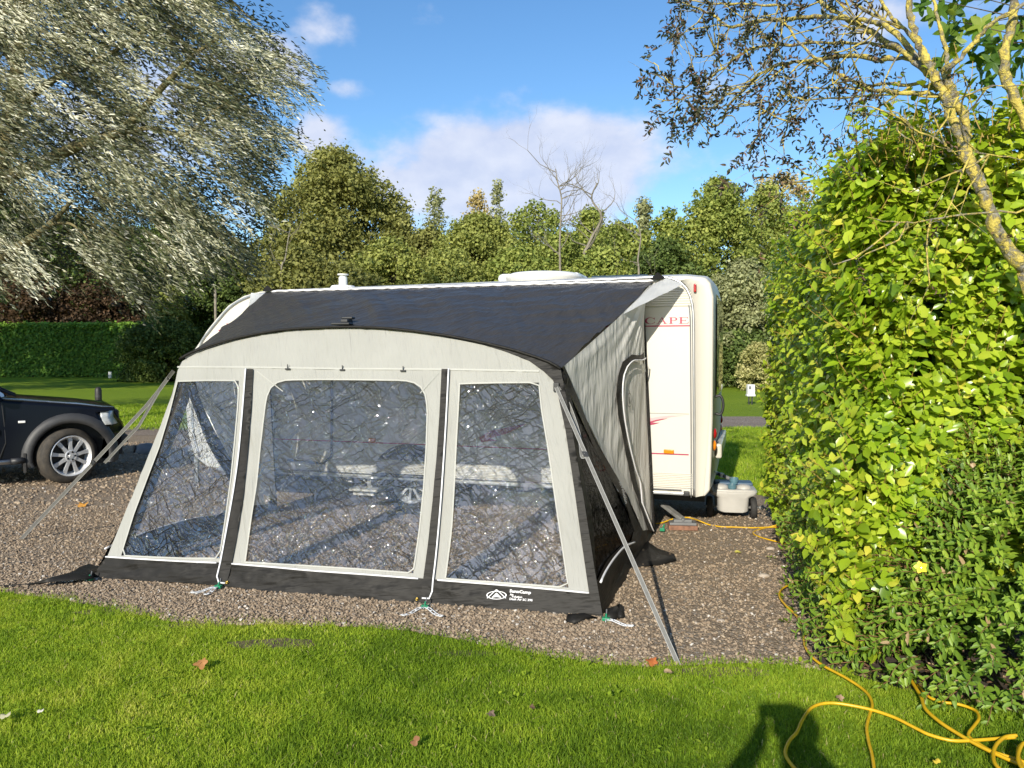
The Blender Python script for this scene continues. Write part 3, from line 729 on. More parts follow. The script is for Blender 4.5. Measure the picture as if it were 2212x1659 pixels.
def vinyl(name, tint, dark=0, bstr=.9):
    m, nt, out = newmat(name); n = N(nt); pos = n.geo()
    w = n.noise(3.2, pos, 4, .6, out=1)
    vm = nt.nodes.new('ShaderNodeVectorMath'); vm.operation = 'MULTIPLY_ADD'; n.link(w, vm.inputs[0]); vm.inputs[1].default_value = (.13, .13, .13); n.link(pos, vm.inputs[2])
    mp = n.mapping(vm.outputs[0], (1.25, 1, .17), (0, .8, 0)); mp2 = n.mapping(vm.outputs[0], (1.2, 1, .2), (0, -1.0, 0))
    h1 = n.noise(6.5, mp, 2, .5, .8); h2 = n.noise(11, mp2, 2, .5, .5); h3 = n.noise(2.2, vm.outputs[0], 1, .5); h4 = n.noise(21, mp, 2, .5, .4)
    def line(h, w): return n.math('SUBTRACT', 1.0, n.math('MULTIPLY', n.math('ABSOLUTE', n.math('SUBTRACT', h, .5)), 1/w), clamp=True)
    ridge = n.math('ADD', n.math('MULTIPLY', line(h1, .035), .42), n.math('MULTIPLY', line(h2, .035), .26))
    ridge = n.math('ADD', ridge, n.math('MULTIPLY', line(h4, .06), .16))
    h = n.math('ADD', ridge, n.math('MULTIPLY', h3, .9))
    bn = n.bump(h, bstr, .022)
    fr_ = n('Fresnel', i0=1.52); n.link(bn, fr_.inputs['Normal'])
    fac = n.math('MULTIPLY_ADD', fr_.outputs[0], .16 if dark else 2.5, 0.0, clamp=True)
    gl = n('BsdfGlossy', Roughness=.028, Color=(.95, .97, 1, 1)); n.link(bn, gl.inputs['Normal'])
    tr = n('BsdfTransparent', Color=(*tint, 1))
    df = n('BsdfDiffuse', Color=(.46, .52, .60, 1)); n.link(bn, df.inputs['Normal'])
    hz = n('BsdfGlossy', Roughness=.5, Color=(.85, .9, 1, 1)); n.link(bn, hz.inputs['Normal'])
    base = tr.outputs[0] if dark else n('MixShader', i0=n.math('MULTIPLY_ADD', ridge, .075, .014), i1=tr.outputs[0], i2=df.outputs[0]).outputs[0]
    if not dark: base = n('MixShader', i0=.012, i1=base, i2=hz.outputs[0]).outputs[0]
    mx = n('MixShader', i0=fac, i1=base, i2=gl.outputs[0]); n.link(mx.outputs[0], out.inputs[0]); return m
M['vinyl'] = vinyl('clear_vinyl', (.90, .925, .96))
M['vinyl_dark'] = vinyl('smoked_vinyl', (.02, .021, .023), 1, .2)
awn = thing('porch_awning', 'grey inflatable porch awning with charcoal roof and three clear windows', 'awning', (CL+CR)/2+FN*.02)

arch_px = [(392, 776), (410, 765), (440, 753), (500, 734), (560, 721), (620, 712), (680, 708), (740, 706), (800, 707), (860, 711), (920, 718), (980, 727), (1040, 739), (1100, 753), (1150, 768), (1190, 783), (1212, 796)]
arch = np.array(FP(arch_px)); arch = resample(cr(arch, 6), 120)
def archP(p): i = p*119; return FS(np.interp(i, range(120), arch[:, 0]), np.interp(i, range(120), arch[:, 1]))
# light front panel
lw_edge = [(1174, 802), (1142, 779), (1090, 759), (1040, 744), (984, 732.5), (930, 723), (878, 715), (800, 710), (740, 709), (680, 710.5), (620, 715), (560, 723.5), (500, 737), (440, 756), (410, 769), (394, 780)]
pan = FP([(230, 1206), (310, 1211), (470, 1219), (502, 1221), (676, 1236), (905, 1253), (945, 1256), (1100, 1268), (1273, 1284), (1258, 1180), (1240, 1050), (1222, 930), (1205, 850), (1195, 822)]+lw_edge+[(384, 800), (372, 850), (345, 925), (312, 1005), (285, 1070), (258, 1138)])
win1 = FP([(384, 824), (450, 822), (516, 822.5), (515, 870), (507, 960), (500, 1030), (487, 1125), (474.5, 1206), (400, 1206), (320, 1203), (262, 1200), (290, 1110), (320, 1030), (345, 965), (366, 895)])
win2 = FP([(405, 1342), (430, 1160), (455, 1000), (470, 850), (484, 730), (495, 640), (504, 605), (520, 578), (545, 560), (585, 549), (720, 547), (900, 548), (1090, 551), (1130, 556), (1160, 570), (1183, 595), (1194, 630), (1198, 690), (1193, 850), (1182, 1020), (1165, 1190), (1150, 1300), (1136, 1390), (900, 1372), (650, 1356)], z5)
win3 = FP([(160, 1325), (185, 1130), (196, 950), (205, 760), (212, 640), (218, 530), (380, 526), (541, 525), (553, 640), (580, 800), (604, 970), (632, 1160), (662, 1362), (500, 1350), (330, 1338)], z6)
_f1 = fold_set(90, (0, FL), (1.42, 1.95), (.06, .2), (.010, .022), (.002, .006), (1.75, .3), 1); _f2 = fold_set(110, (0, FL), (0.1, 1.5), (.05, .2), (.008, .02), (.0015, .004), (1.3, .5), 2)
fd = lambda a, z: creases(a, z, .0035, 2.4, .35)+_f1(a, z)+_f2(a, z)
patch('front_panel', pan, [win1, win2, win3], .026, FS, M['fab_light'], awn, 0, disp=fd)
def shrink(loop, k):
    c = np.mean(loop, 0); return [tuple(np.array(p)+nz(np.array(p)-c)*k) for p in loop]
for wn in (win1, win2, win3): patch('window', shrink(wn, .012), [], .05, FS, M['vinyl'], awn, -.006, disp=lambda a, z: .006*mnoise.noise((a*2.2, z*2.2, 9))-.006)
# hem seams round the windows and along the top
def seam(pts, wid, m, off, name='seam', fn=FS, f=None):
    P = [np.array(q) for q in pts]; P = resample(P, max(8, int(len(P)*3))); T = nz(np.gradient(P, axis=0)); Nn = np.stack([-T[:, 1], T[:, 0]], 1)*wid/2
    V = []
    outw = nz(np.cross(fn(.5+1e-3, .5)-fn(.5, .5), fn(.5, .5+1e-3)-fn(.5, .5)))
    if outw @ (CAM-fn(.5, .5)) < 0: outw = -outw
    for p, q in zip(P, Nn): V += [fn(*(p-q))+outw*off, fn(*(p+q))+outw*off]
    return npobj(name, V, [(2*i, 2*i+1, 2*i+3, 2*i+2) for i in range(len(P)-1)], m, awn, True)
M['seam_tape'] = fabric('seam_tape', (.47, .47, .435), .2, .55, .2)
seam(FP([(384, 793), (535, 793.5), (740, 797), (955, 798), (1165, 802)]), .012, M['seam_tape'], .006)
for wn in (win1, win2, win3): seam(wn+[wn[0]], .010, M['seam_tape'], .006, 'window_hem')
seam(FP([(556, 802), (612, 846)]), .006, M['seam_tape'], .006); seam(FP([(948, 805), (908, 850)]), .006, M['seam_tape'], .006)
# black skirt along the ground
sk = FP([(199, 1249), (330, 1256), (400, 1259), (468, 1264), (570, 1277), (676, 1289), (790, 1299), (900, 1307), (987, 1311), (1100, 1319), (1200, 1326), (1303, 1334), (1273, 1280), (1100, 1264), (945, 1252), (905, 1249), (676, 1232), (502, 1217), (470, 1215), (310, 1207), (231, 1202)])
_f3 = fold_set(110, (0, FL), (0.0, .2), (.10, .4), (.008, .02), (.003, .008), (.0, .22), 3)
patch('skirt', sk, [], .026, FS, M['fab_black'], awn, .008, disp=lambda a, z: creases(a, z, .006, 2.2, 1.25)+_f3(a, z))
def piping(pts, r=.006, off=.014, name='piping', m=None):
    P = [FS(*q)-nz(FN-LEAN*ZZ)*off for q in resample(cr(np.array(FP(pts)), 5), max(20, 4*len(pts)))]
    mb = MB(); mb.tube(P, r, 6); return mb.build(name, m or M['fab_white'], awn, smooth=True)
piping([(231, 1203), (310, 1208), (400, 1213), (470, 1216)]); piping([(503, 1218), (600, 1226), (676, 1233), (790, 1241), (905, 1250)]); piping([(946, 1253), (1100, 1265), (1200, 1274), (1273, 1281)])
# zip flaps with a white edge
za = FP([(534, 798), (549, 798), (545, 880), (537, 980), (527, 1080), (514, 1160), (503, 1215), (497, 1240), (492, 1258), (472, 1256), (480, 1215), (492, 1150), (508, 1060), (519, 980), (527, 890)])
patch('zip_flap', za, [], .03, FS, M['fab_black'], awn, .014, disp=lambda a, z: creases(a, z, .005, 4, .2))
piping([(534, 798), (527, 890), (519, 980), (508, 1060), (492, 1150), (480, 1215), (472, 1254), (490, 1260)], .006, .022)
zb_ = FP([(955, 798), (971, 798), (966, 900), (960, 1000), (953, 1100), (944, 1200), (938, 1250), (933, 1290), (910, 1290), (917, 1240), (925, 1180), (936, 1080), (943, 1000), (950, 900)])
patch('zip_flap', zb_, [], .03, FS, M['fab_black'], awn, .014, disp=lambda a, z: creases(a, z, .005, 4, .2))
piping([(971, 798), (966, 900), (960, 1000), (953, 1100), (944, 1200), (938, 1250), (933, 1290), (914, 1292)], .006, .022)
M['brass'] = simple('brass', (.6, .42, .10), .3, metal=.9)
for q in ((494, 1256), (903, 1292)):
    p = FS(*fpix(D(*q)))-FN*.022; mb = MB(); mb.lathe(p, -FN, [(0, .012), (.004, .010), (.004, .005), (0, .004)], 14); mb.build('eyelet', M['brass'], awn, smooth=True)
for q in ((623, 797), (741, 799), (872, 801)):
    p = FS(*fpix(D(*q)))-FN*.012; mb = MB(); mb.box(p, FD, FN, ZZ, .020, .006, .006); mb.tube([p, p+ZZ*.035], .004, 6); mb.build('toggle', M['dark_plastic'], awn, bevel=.003)
# right black pillar sleeve and the sleeve under the roof edge
pil = FP(lw_edge[:6][::-1]+[(1195, 822), (1205, 850), (1222, 930), (1240, 1050), (1258, 1180), (1273, 1282), (1290, 1332), (1303, 1334), (1285, 1230), (1262, 1080), (1240, 950), (1222, 850), (1212, 800), (1190, 783), (1150, 768), (1100, 753), (1040, 739), (980, 727), (930, 720)])
patch('beam_sleeve', pil, [], .03, FS, M['fab_black'], awn, .012, disp=lambda a, z: creases(a, z, .004, 4, 1.2))
beam = [archP(p)+FN*.055-ZZ*.05 for p in np.linspace(0, 1, 40)]
pr = [FS(*q)+FN*.06-FD*.06 for q in FP([(1222, 850), (1240, 950), (1262, 1080), (1285, 1230), (1300, 1325)])]
pl = [FS(*q)+FN*.06+FD*.06 for q in FP([(372, 850), (345, 925), (312, 1005), (285, 1070), (258, 1138), (215, 1235)])]
mb = MB(); mb.tube(resample(np.array(pl[::-1]+beam+pr), 90), .05, 10); mb.build('air_beam', M['fab_black'], awn, smooth=True)
# roof
railL, railR = wallpix(D(577, 629)), wallpix(D(1412, 606))
def ROOF(p, q):
    A_ = archP(min(max(p, 0), 1)); s = railL[0]+(railR[0]-railL[0])*p; z = railL[1]+(railR[1]-railL[1])*p
    B_ = WL(s, z-.012, -.02)
    x = A_*(1-q)+B_*q
    return x+ZZ*(.05*math.sin(PI*q)*(4*p*(1-p))-.02*math.sin(PI*q))
nu, nv = 260, 90; V = []
_f4 = fold_set(150, (-.1, 1.1), (0, 1.05), (.10, .42), (.010, .034), (.004, .014), (1.05, .22), 4); _f5 = fold_set(60, (0, 1), (.82, 1.02), (.05, .16), (.004, .010), (.004, .010), (1.3, .25), 5)
for j in range(nv+1):
    q = j/nv
    for i in range(nu+1):
        p = i/nu; x = ROOF(p, q)
        dgl = (p*5.5+q*1.6)
        wv = .045*mnoise.noise((dgl*1.5, q*1.0-p*.6, 4))+.022*mnoise.noise((dgl*4.2, q*1.4-p, 8))+.010*mnoise.noise((dgl*9, q*2.5-p, 6))+.010*max(0, q-.72)/.28*mnoise.noise((p*26, q*2, 2))
        wv = .6*wv+_f4(p, q)+_f5(p, q)
        if q < .12: x = x-FN*.012*(1-q/.12)
        V.append(x+ZZ*wv*math.sin(PI*min(1, max(.02, q)))**.5)
Fs = [(j*(nu+1)+i, j*(nu+1)+i+1, (j+1)*(nu+1)+i+1, (j+1)*(nu+1)+i) for j in range(nv) for i in range(nu)]
npobj('roof', V, Fs, M['fab_roof'], awn, True)
hem = [archP(p)-FN*.022+ZZ*.0 for p in np.linspace(0, 1, 60)]
mb = MB(); mb.tube(hem, .011, 6); mb.build('roof_hem', M['fab_black'], awn, smooth=True)
ww = [WL(railL[0]+(railR[0]-railL[0])*k/80, railL[1]+(railR[1]-railL[1])*k/80-.004+.004*math.sin(k*2.3), -.028) for k in range(81)]
mb = MB(); mb.tube(ww, .011, 6); mb.build('roof_edging', M['fab_white'], awn, smooth=True)
a0, z0 = fpix(D(740, 703)); P0 = FS(a0, z0)
mb = MB(); mb.box(P0+ZZ*.012-FN*.01, FD, FN, ZZ, .075, .04, .009); mb.box(P0+ZZ*.035+FN*.07, FD, FN, ZZ, .03, .05, .014); mb.box(P0+ZZ*.06+FN*.10, FD, FN, ZZ, .045, .03, .010); mb.build('valve_cover', M['dark_plastic'], awn, bevel=.008)

# side panels: ruled between the front edge and the caravan wall
def make_side(pil_pts, roof_edge, wallbase, walltop, bulge):
    Apts = resample(np.array(pil_pts), 40); Rp = resample(np.array(roof_edge), 40)
    def S(s, t):
        if t <= .62:
            i = t/.62*39; A_ = np.array([np.interp(i, range(40), Apts[:, k]) for k in range(3)])
        else:
            i = min(39, (t-.62)/.38*39); A_ = np.array([np.interp(i, range(40), Rp[:, k]) for k in range(3)])
        if t < 0: A_ = A_+ZZ*t
        hb = .03*max(0, t)/.62 if t <= .62 else .03+.97*(t-.62)/.38
        B_ = wallbase+(walltop-wallbase)*hb
        return A_*(1-s)+B_*s+bulge*math.sin(PI*min(1, max(0, s)))*math.sin(PI*min(1, max(0, (t-.62)/.38)))
    return S
sR = wallpix(D(1392, 655))[0]; wtop = WL(wallpix(D(1386, 606))[0], railR[1]-.02, -.025)
pilR = [FS(*q) for q in FP([(1303, 1334), (1285, 1230), (1262, 1080), (1240, 950), (1222, 850), (1212, 797)])]
SR = make_side(pilR, [ROOF(1, q) for q in np.linspace(0, 1, 30)], WL(wallpix(D(1412, 1120))[0], 0, -.03), wtop, E13*-.03)
def SP(pts, f=zs, S=SR):
    out_ = []
    for q in pts:
        best = None
        for g in ((.5, .4), (.7, .75), (.5, .85), (.9, .8), (.85, .5)):
            r_ = solve(S, f(*q), g); e = np.abs(proj(S(*r_))-np.array(f(*q))).max()
            if best is None or e < best[0]: best = (e, tuple(r_))
            if e < .05: break
        if best[0] > .8: print('SP miss', q, best)
        out_.append((min(1.0, max(0.0, best[1][0])), min(.99, max(-.05, best[1][1]))))
    return out_
blk_edge = [(118, 95), (150, 170), (190, 260), (250, 380), (310, 500), (370, 600), (405, 675), (432, 740)]
zip_o = [(428, 37), (380, 45), (345, 75), (325, 130), (320, 200), (325, 280), (345, 380), (370, 500), (398, 600), (425, 680), (444, 738)]
zip_i = [(430, 60), (390, 68), (360, 90), (343, 130), (338, 200), (345, 290), (365, 400), (390, 500), (413, 600), (440, 690), (462, 742)]
wall_e = [(432, 62), (440, 160), (450, 280), (458, 380), (466, 480), (474, 580), (479, 655)]
sb = SP(blk_edge); so_ = SP(zip_o); si_ = SP(zip_i); swl = SP(wall_e)
sb[0] = (0.0, .63)
T99 = .985
upper = sb+so_[::-1][0:]+[(1.0, so_[0][1]), (1.0, T99), (0, T99), (0, .9), (0, .8), (0, .7)]
mid_edge = [((a[0]+b[0])/2, (a[1]+b[1])/2) for a, b in zip(so_, si_)]
upper = sb+mid_edge[::-1]+[(1.0, mid_edge[0][1]), (1.0, T99), (0, T99), (0, .9), (0, .8), (0, .7)]
door = [(1.0, mid_edge[0][1])]+mid_edge[:-1]+SP([(455, 712), (470, 690)])+[(.995, swl[-1][1])]
side_win = [(.05, .55), (.03, .40), (.05, .2)]+SP([(245, 945), (270, 897), (310, 838), (350, 797), (385, 782)])+SP([(400, 740), (372, 660), (330, 580), (285, 495), (230, 385), (172, 265), (140, 195)])
pip = SP([(240, 952), (270, 902), (310, 843), (350, 802), (388, 786)])
def build_side(S, sgn):
    dsp = lambda s, t: sgn*0+.012*mnoise.noise((s*9, t*2.2, 5))+.006*mnoise.noise((s*26, t*3, 2))
    _g = fold_set(60, (0, 1), (.66, .98), (.05, .16), (.010, .028), (.002, .006), (1.35, .2), 6)
    o = patch('side_panel', upper, [], .02, S, M['fab_side_lightened'] if sgn > 0 else M['fab_light'], awn, 0, disp=lambda s, t: .5*dsp(s, t)+_g(s, t))
    o = patch('door_panel', door, [], .035, S, M['fab_side_lightened'] if sgn > 0 else M['fab_light'], awn, 0, disp=lambda s, t: .010*mnoise.noise((s*8, t*1.6, 7)))
    base = [(0, 0), (1, 0), (1, swl[-1][1])]+SP([(470, 690), (455, 712), (450, 738)])+sb[::-1]+[(0, .5), (0, .3), (0, .15)]
    patch('side_skirt', base, [side_win], .035, S, M['fab_black'], awn, 0, disp=lambda s, t: .02*mnoise.noise((s*5, t*6, 5))*(1 if .03 < s < .97 else 0))
    patch('side_window', shrink(side_win, .01), [], .04, S, M['vinyl_dark'] if sgn > 0 else M['vinyl'], awn, -.006, disp=lambda s, t: .006*mnoise.noise((s*6, t*6, 5)))
    zl = so_+si_[::-1]
    if sgn > 0: patch('zip_flap', zl, [], .03, S, M['fab_black'], awn, .018 if sgn > 0 else -.018, disp=lambda s, t: .006*mnoise.noise((s*20, t*20, 1)))
    off = (-E13*.03)*(1 if sgn > 0 else -1)
    if sgn > 0: mb = MB(); mb.tube([S(*q)+off for q in resample(cr(np.array(si_), 5), 60)], .006, 6); mb.build('piping', M['fab_white'], awn, smooth=True)
    mb = MB(); mb.tube([S(*q)+off*.8 for q in resample(cr(np.array(pip), 5), 30)], .008, 6); mb.build('piping', M['fab_white'], awn, smooth=True)
    mb = MB(); mb.tube([S(1, t)+off*.2-E23*.005 for t in np.linspace(.06, .965, 50)], .014, 8); mb.build('wall_pad', M['fab_black'], awn, smooth=True)
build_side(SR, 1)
pilL = [FS(*q) for q in FP([(199, 1249), (258, 1138), (312, 1005), (345, 925), (372, 850), (390, 779)])]
SLs = make_side(pilL, [ROOF(0, q) for q in np.linspace(0, 1, 30)], WL(wallpix(D(600, 1000))[0], 0, -.03), WL(railL[0], railL[1]-.02, -.025), E13*.03)
build_side(SLs, -1)
# pale gussets where the roof runs on past the side panels
def gusset(pts):
    P = np.array(pts); V = []; n_ = 14
    for i in range(n_+1):
        for k in range(n_+1):
            a, b = i/n_, k/n_
            x = (P[0]*(1-a)+P[1]*a)*(1-b)+(P[3]*(1-a)+P[2]*a)*b
            V.append(x+ZZ*.012*mnoise.noise((a*3, b*6, 2))*math.sin(PI*b))
    npobj('gusset', V, [(i*(n_+1)+k, i*(n_+1)+k+1, (i+1)*(n_+1)+k+1, (i+1)*(n_+1)+k) for i in range(n_) for k in range(n_)], M['fab_gusset'], awn, True)
M['fab_gusset'] = fabric('pale_gusset', (.74, .76, .77), .5, .5, .2, tc=(.8, .83, .86))
e1 = ROOF(1, .60); e2 = ROOF(1, .99)
gusset([e1-ZZ*.01, e2-ZZ*.015, WL(*wallpix(D(1440, 601)), -.03), WL(*wallpix(D(1478, 616)), -.10)])
e1 = ROOF(0, .72); e2 = ROOF(0, .99)
gusset([e2-ZZ*.01, WL(*wallpix(D(546, 633)), -.03), WL(*wallpix(D(544, 664)), -.06), e1-ZZ*.02])
for q in ((1422, 601), (583, 627)):
    s_, z_ = wallpix(D(*q)); mb = MB(); V = [WL(s_+.07, z_-.01, -.03), WL(s_-.07, z_-.005, -.03), WL(s_, z_+.05, -.05), WL(s_, z_-.02, -.09)]
    mb.add(V, [(0, 1, 2), (0, 2, 3), (1, 3, 2), (0, 3, 1)]); mb.build('corner_tab', M['fab_black'], awn)
# mud flaps lying on the gravel
def flap(pts, z, bump=.03):
    P = [G(*D(*q), z*(.3+.7*rng.random())) for q in pts]; c = np.mean(P, 0)+ZZ*bump
    mid = [(np.array(p)+c)/2+ZZ*bump*rng.uniform(-.2, .8) for p in P]; k = len(P); mb = MB()
    mb.add(P+mid+[c], [(i, (i+1) % k, k+(i+1) % k, k+i) for i in range(k)]+[(k+i, k+(i+1) % k, 2*k) for i in range(k)])
    return mb.build('mud_flap', M['fab_black'], awn, smooth=True, solid=.004)
flap([(212, 1224), (192, 1218), (183, 1232), (150, 1242), (112, 1250), (68, 1261), (110, 1257), (160, 1253), (200, 1250)], .05, .02)
flap([(1398, 1168), (1420, 1185), (1456, 1197), (1461, 1210), (1430, 1219), (1395, 1222), (1355, 1226), (1370, 1200)], .02, .018)
flap([(1308, 1316), (1340, 1312), (1343, 1330), (1330, 1336), (1306, 1338)], .05, .025)
flap([(1226, 1327), (1262, 1325), (1290, 1334), (1262, 1338), (1240, 1347), (1222, 1342)], .03, .02)
pa = [G(*D(1338, 1311), .03), G(*D(1341, 1333), .02)]; mb = MB(); mb.tube(pa, .022, 8); mb.build('mud_flap', M['fab_black'], awn, smooth=True)
mb = MB(); mb.tube([G(*D(x, y), .012) for x, y in ((0, 1266), (40, 1264), (75, 1261), (110, 1256))], .007, 6); mb.build('mud_flap', M['fab_black'], awn, smooth=True)
# guy straps
def strap(path, wid=.0125, face=None):
    P = np.array(path); T = nz(np.gradient(P, axis=0)); vw = nz(P-CAM+np.array([0, .8, .3])); wv = nz(np.cross(T, vw))*wid
    th = nz(np.cross(wv, T))*.0012; g = awn; mb = MB()
    V = []
    for p, w, h in zip(P, wv, th): V += [p-w-h, p+w-h, p+w+h, p-w+h]
    m_ = len(P); mb.add(V, [(4*i+k, 4*i+(k+1) % 4, 4*i+4+(k+1) % 4, 4*i+4+k) for i in range(m_-1) for k in range(4)]); s = mb.build('guy_strap', M['webbing'], awn)
    for sg in (-1, 1):
        mb = MB(); mb.tube([p+w*sg*.86-h*1.6 for p, w, h in zip(P, wv, th)], .0016, 4); mb.build('strap_edge', M['reflect'], s)
    return s
tR = FS(*fpix(D(1203, 836)))-FN*.03; gR = G(*D(1466, 1437), .0)
sR_ = strap([tR+(gR-tR)*t for t in np.linspace(0, 1, 12)])
bk = tR+(gR-tR)*.29
lp = cr([tR+FD*.01, W(*D(1228, 872), tR[1]+.02), W(*D(1250, 935), tR[1]-.14), W(*D(1257, 985), bk[1]+.02), bk], 5); strap(lp, .011)
mb = MB(); mb.box(bk, nz(gR-tR), FD, FN, .022, .018, .006); mb.build('strap_buckle', M['dark_plastic'], awn, bevel=.003)
mb = MB(); mb.box(tR+FN*.01, FD, FN, ZZ, .02, .012, .03); mb.build('strap_anchor', M['dark_plastic'], awn, bevel=.005)
tL = FS(*fpix(D(380, 801)))-FD*.02; gL = G(*D(44, 1166), 0)
P_ = [tL, W(*D(362, 818), 6.15), W(*D(330, 862), 6.2), W(*D(201, 1000), 6.45), gL]
Q_ = resample(np.array(P_), 14); strap(Q_, .014)
strap(resample(np.array([W(*D(345, 842), 6.17), W(*D(300, 920), 6.22), W(*D(226, 1000), 6.4)]), 6), .011)
mb = MB(); c = W(*D(362, 818), 6.14); mb.box(c, nz(tL-c), FN, np.cross(nz(tL-c), FN), .03, .012, .016); mb.build('strap_buckle', M['dark_plastic'], awn, bevel=.003)
mb = MB(); c = W(*D(202, 1000), 6.44); mb.box(c, nz(tL-c), FN, np.cross(nz(tL-c), FN), .02, .012, .018); mb.build('strap_buckle', M['dark_plastic'], awn, bevel=.003)
# ladder straps with green clips and steel pegs
M['ladder'] = simple('white_ladder_rubber', (.62, .64, .66), .5, vary=.06)
M['green'] = simple('green_clip', (.01, .22, .10), .4, vary=.1)
def ladder(a, b, wid=.011, lift=.018):
    a, b = G(*D(*a), lift), G(*D(*b), lift); t = nz(b-a); w = np.cross(ZZ, t)*wid; L = np.linalg.norm(b-a); mb = MB()
    sag = lambda k: ZZ*.006*math.sin(k*7)
    for sg in (-1, 1): mb.tube([a+(b-a)*k+w*sg+sag(k) for k in np.linspace(0, 1, 8)], .0032, 6)
    for k in np.linspace(0, 1, max(3, int(L/.032))): mb.tube([a+(b-a)*k-w+sag(k), a+(b-a)*k+w+sag(k)], .0035, 6)
    return mb.build('ladder_strap', M['ladder'], awn, smooth=True)
for c, ends in (((470, 1268), ((413, 1281), (444, 1285))), ((917, 1311), ((868, 1330), (955, 1332))), ((190, 1252), ((124, 1254),)), ((1309, 1338), ((1368, 1353),))):
    for e in ends: ladder(c, e)
    p = G(*D(*c), .02); mb = MB(); mb.box(p+FN*.01, FD, FN, ZZ, .024, .016, .010); mb.tube([p, p+ZZ*.03+FN*.02], .006, 6); mb.build('peg_clip', M['green'], awn, bevel=.004)
    mb = MB(); mb.tube([p+ZZ*.05+FN*.04, p+FN*.02, p+ZZ*.004-FN*.012, p-ZZ*.02-FN*.02], .004, 6); mb.build('peg', M['galv'], awn, smooth=True)
p = SR(*solve(SR, zs(500, 735), (.9, .05))) if False else G(*zw(165, 1330), .03)
mb = MB(); mb.box(p, FD, FN, ZZ, .022, .016, .014); mb.tube([p, p+ZZ*.05+FD*.02], .008, 6); mb.build('peg_clip', M['green'], awn, bevel=.004)
# printed writing
def text_mesh(body, size, shear=0, bold=0.0):
    cu = bpy.data.curves.new('txt', 'FONT'); cu.body = body; cu.size = 1; cu.shear = shear; cu.offset = bold; cu.resolution_u = 2
    o = bpy.data.objects.new('txt', cu); col.objects.link(o)
    dg = bpy.context.evaluated_depsgraph_get(); me = bpy.data.meshes.new_from_object(o.evaluated_get(dg))
    V = np.array([v.co[:] for v in me.vertices]); Fc = [tuple(p.vertices) for p in me.polygons]
    bpy.data.objects.remove(o); bpy.data.curves.remove(cu); bpy.data.meshes.remove(me)
    return V, Fc
def print_text(body, f, x0, y0, x1, y1, h, S, off, m, bold=.01, inv=fpix):
    """baseline from (x0,y0) to (x1,y1) in zoom coordinates, letter height h"""
    V, Fc = text_mesh(body, 1, 0, bold)
    mn, mx_ = V.min(0), V.max(0); ux = np.array([x1-x0, y1-y0])/(mx_[0]-mn[0]); dn = nz(np.array([-(y1-y0), (x1-x0)]))*-h/.72
    P = []
    for v in V:
        q = np.array([x0, y0])+ux*(v[0]-mn[0])+dn*v[1]
        P.append(S(*inv(f(*q)))+off)
    mb = MB(); mb.add(P, Fc); return mb.build('lettering', m, awn)
outF = -nz(FN-LEAN*ZZ)
print_text('SunnCamp', z6, 424, 1381, 511, 1388, 12, FS, outF*.020, M['fab_white'], .03)
print_text('Air', z6, 425, 1394, 440, 1395, 9, FS, outF*.020, M['fab_white'], .02)
print_text('Volution', z6, 432, 1402, 475, 1405, 9, FS, outF*.020, M['fab_white'], .02)
print_text('Dash Air SC 390', z6, 424, 1412, 517, 1418, 9, FS, outF*.020, M['fab_white'], .02)
def emblem(f, cx, cy, w, h, S, off, m, inv, sk_=0):
    mb = MB(); mp = lambda x, y: S(*inv(f(cx+x*w+sk_*y, cy-y*h)))+off
    for i in range(36):
        t0, t1 = 2*PI*i/36, 2*PI*(i+1)/36
        mb.quad(mp(math.cos(t0), .85*math.sin(t0)-.1), mp(math.cos(t1), .85*math.sin(t1)-.1), mp(.90*math.cos(t1), .74*math.sin(t1)-.1), mp(.90*math.cos(t0), .74*math.sin(t0)-.1))
    off2 = nz(off)*.0012; mp2 = lambda x, y: mp(x, y)+off2
    for a, b in (((-.92, -.72), (0, 1.05)), ((0, 1.05), (.92, -.72))):
        d = nz(np.array([b[0]-a[0], b[1]-a[1]])); n_ = np.array([-d[1], d[0]])*.05
        mb.quad(mp2(a[0]-n_[0], a[1]-n_[1]), mp2(b[0]-n_[0], b[1]-n_[1]), mp2(b[0]+n_[0], b[1]+n_[1]), mp2(a[0]+n_[0], a[1]+n_[1]))
    mb.add([mp2(-.5, -.62), mp2(0, -.45), mp2(.5, -.62), mp2(0, .42)], [(0, 1, 3), (1, 2, 3)])
    return mb.build('emblem', m, awn)
emblem(z6, 371, 1391, 41, 20, FS, outF*.020, M['fab_white'], fpix)
invS = lambda uv: SP([uv], lambda *q: q)[0]
oS = -E13*.022
print_text('Volution', zs, 334, 562, 352, 634, 11, SR, oS, M['fab_white'], .02, invS)
print_text('Air', zs, 326, 548, 334, 566, 9, SR, oS, M['fab_white'], .02, invS)
M['faint'] = simple('faint_print', (.20, .20, .19), .6)
emblem(zs, 369, 222, 9, 34, SR, oS, M['faint'], invS)
# ------------------------------------------------------------------ black off-road car at the left
M['paint'] = simple('black_paint', (.004, .005, .009), .10, spec=.14, vary=.02)
M['flare'] = simple('flare_plastic', (.035, .035, .036), .55, vary=.15)
M['car_glass'] = simple('car_glass', (.012, .015, .017), .03, spec=.8, vary=.05)
M['headlamp'] = simple('headlamp_lens', (.50, .53, .54), .08, spec=.8, vary=.15, scale=25)
M['tyre_dusty'] = simple('dusty_tyre', (.06, .05, .038), .85, vary=.35, scale=14, c2=(.026, .024, .021))
wc = W(*zc(940, 1203), 9.62); wc[2] = .345
PHI = R(33); H3 = np.array([math.cos(PHI), math.sin(PHI), 0]); L3 = np.array([-math.sin(PHI), math.cos(PHI), 0])
HWD = .89
C0 = wc+L3*HWD; C0[2] = 0
def K(x, y, z): return C0+H3*x+L3*y+ZZ*z                   # x forwards from the front axle, y left, z up
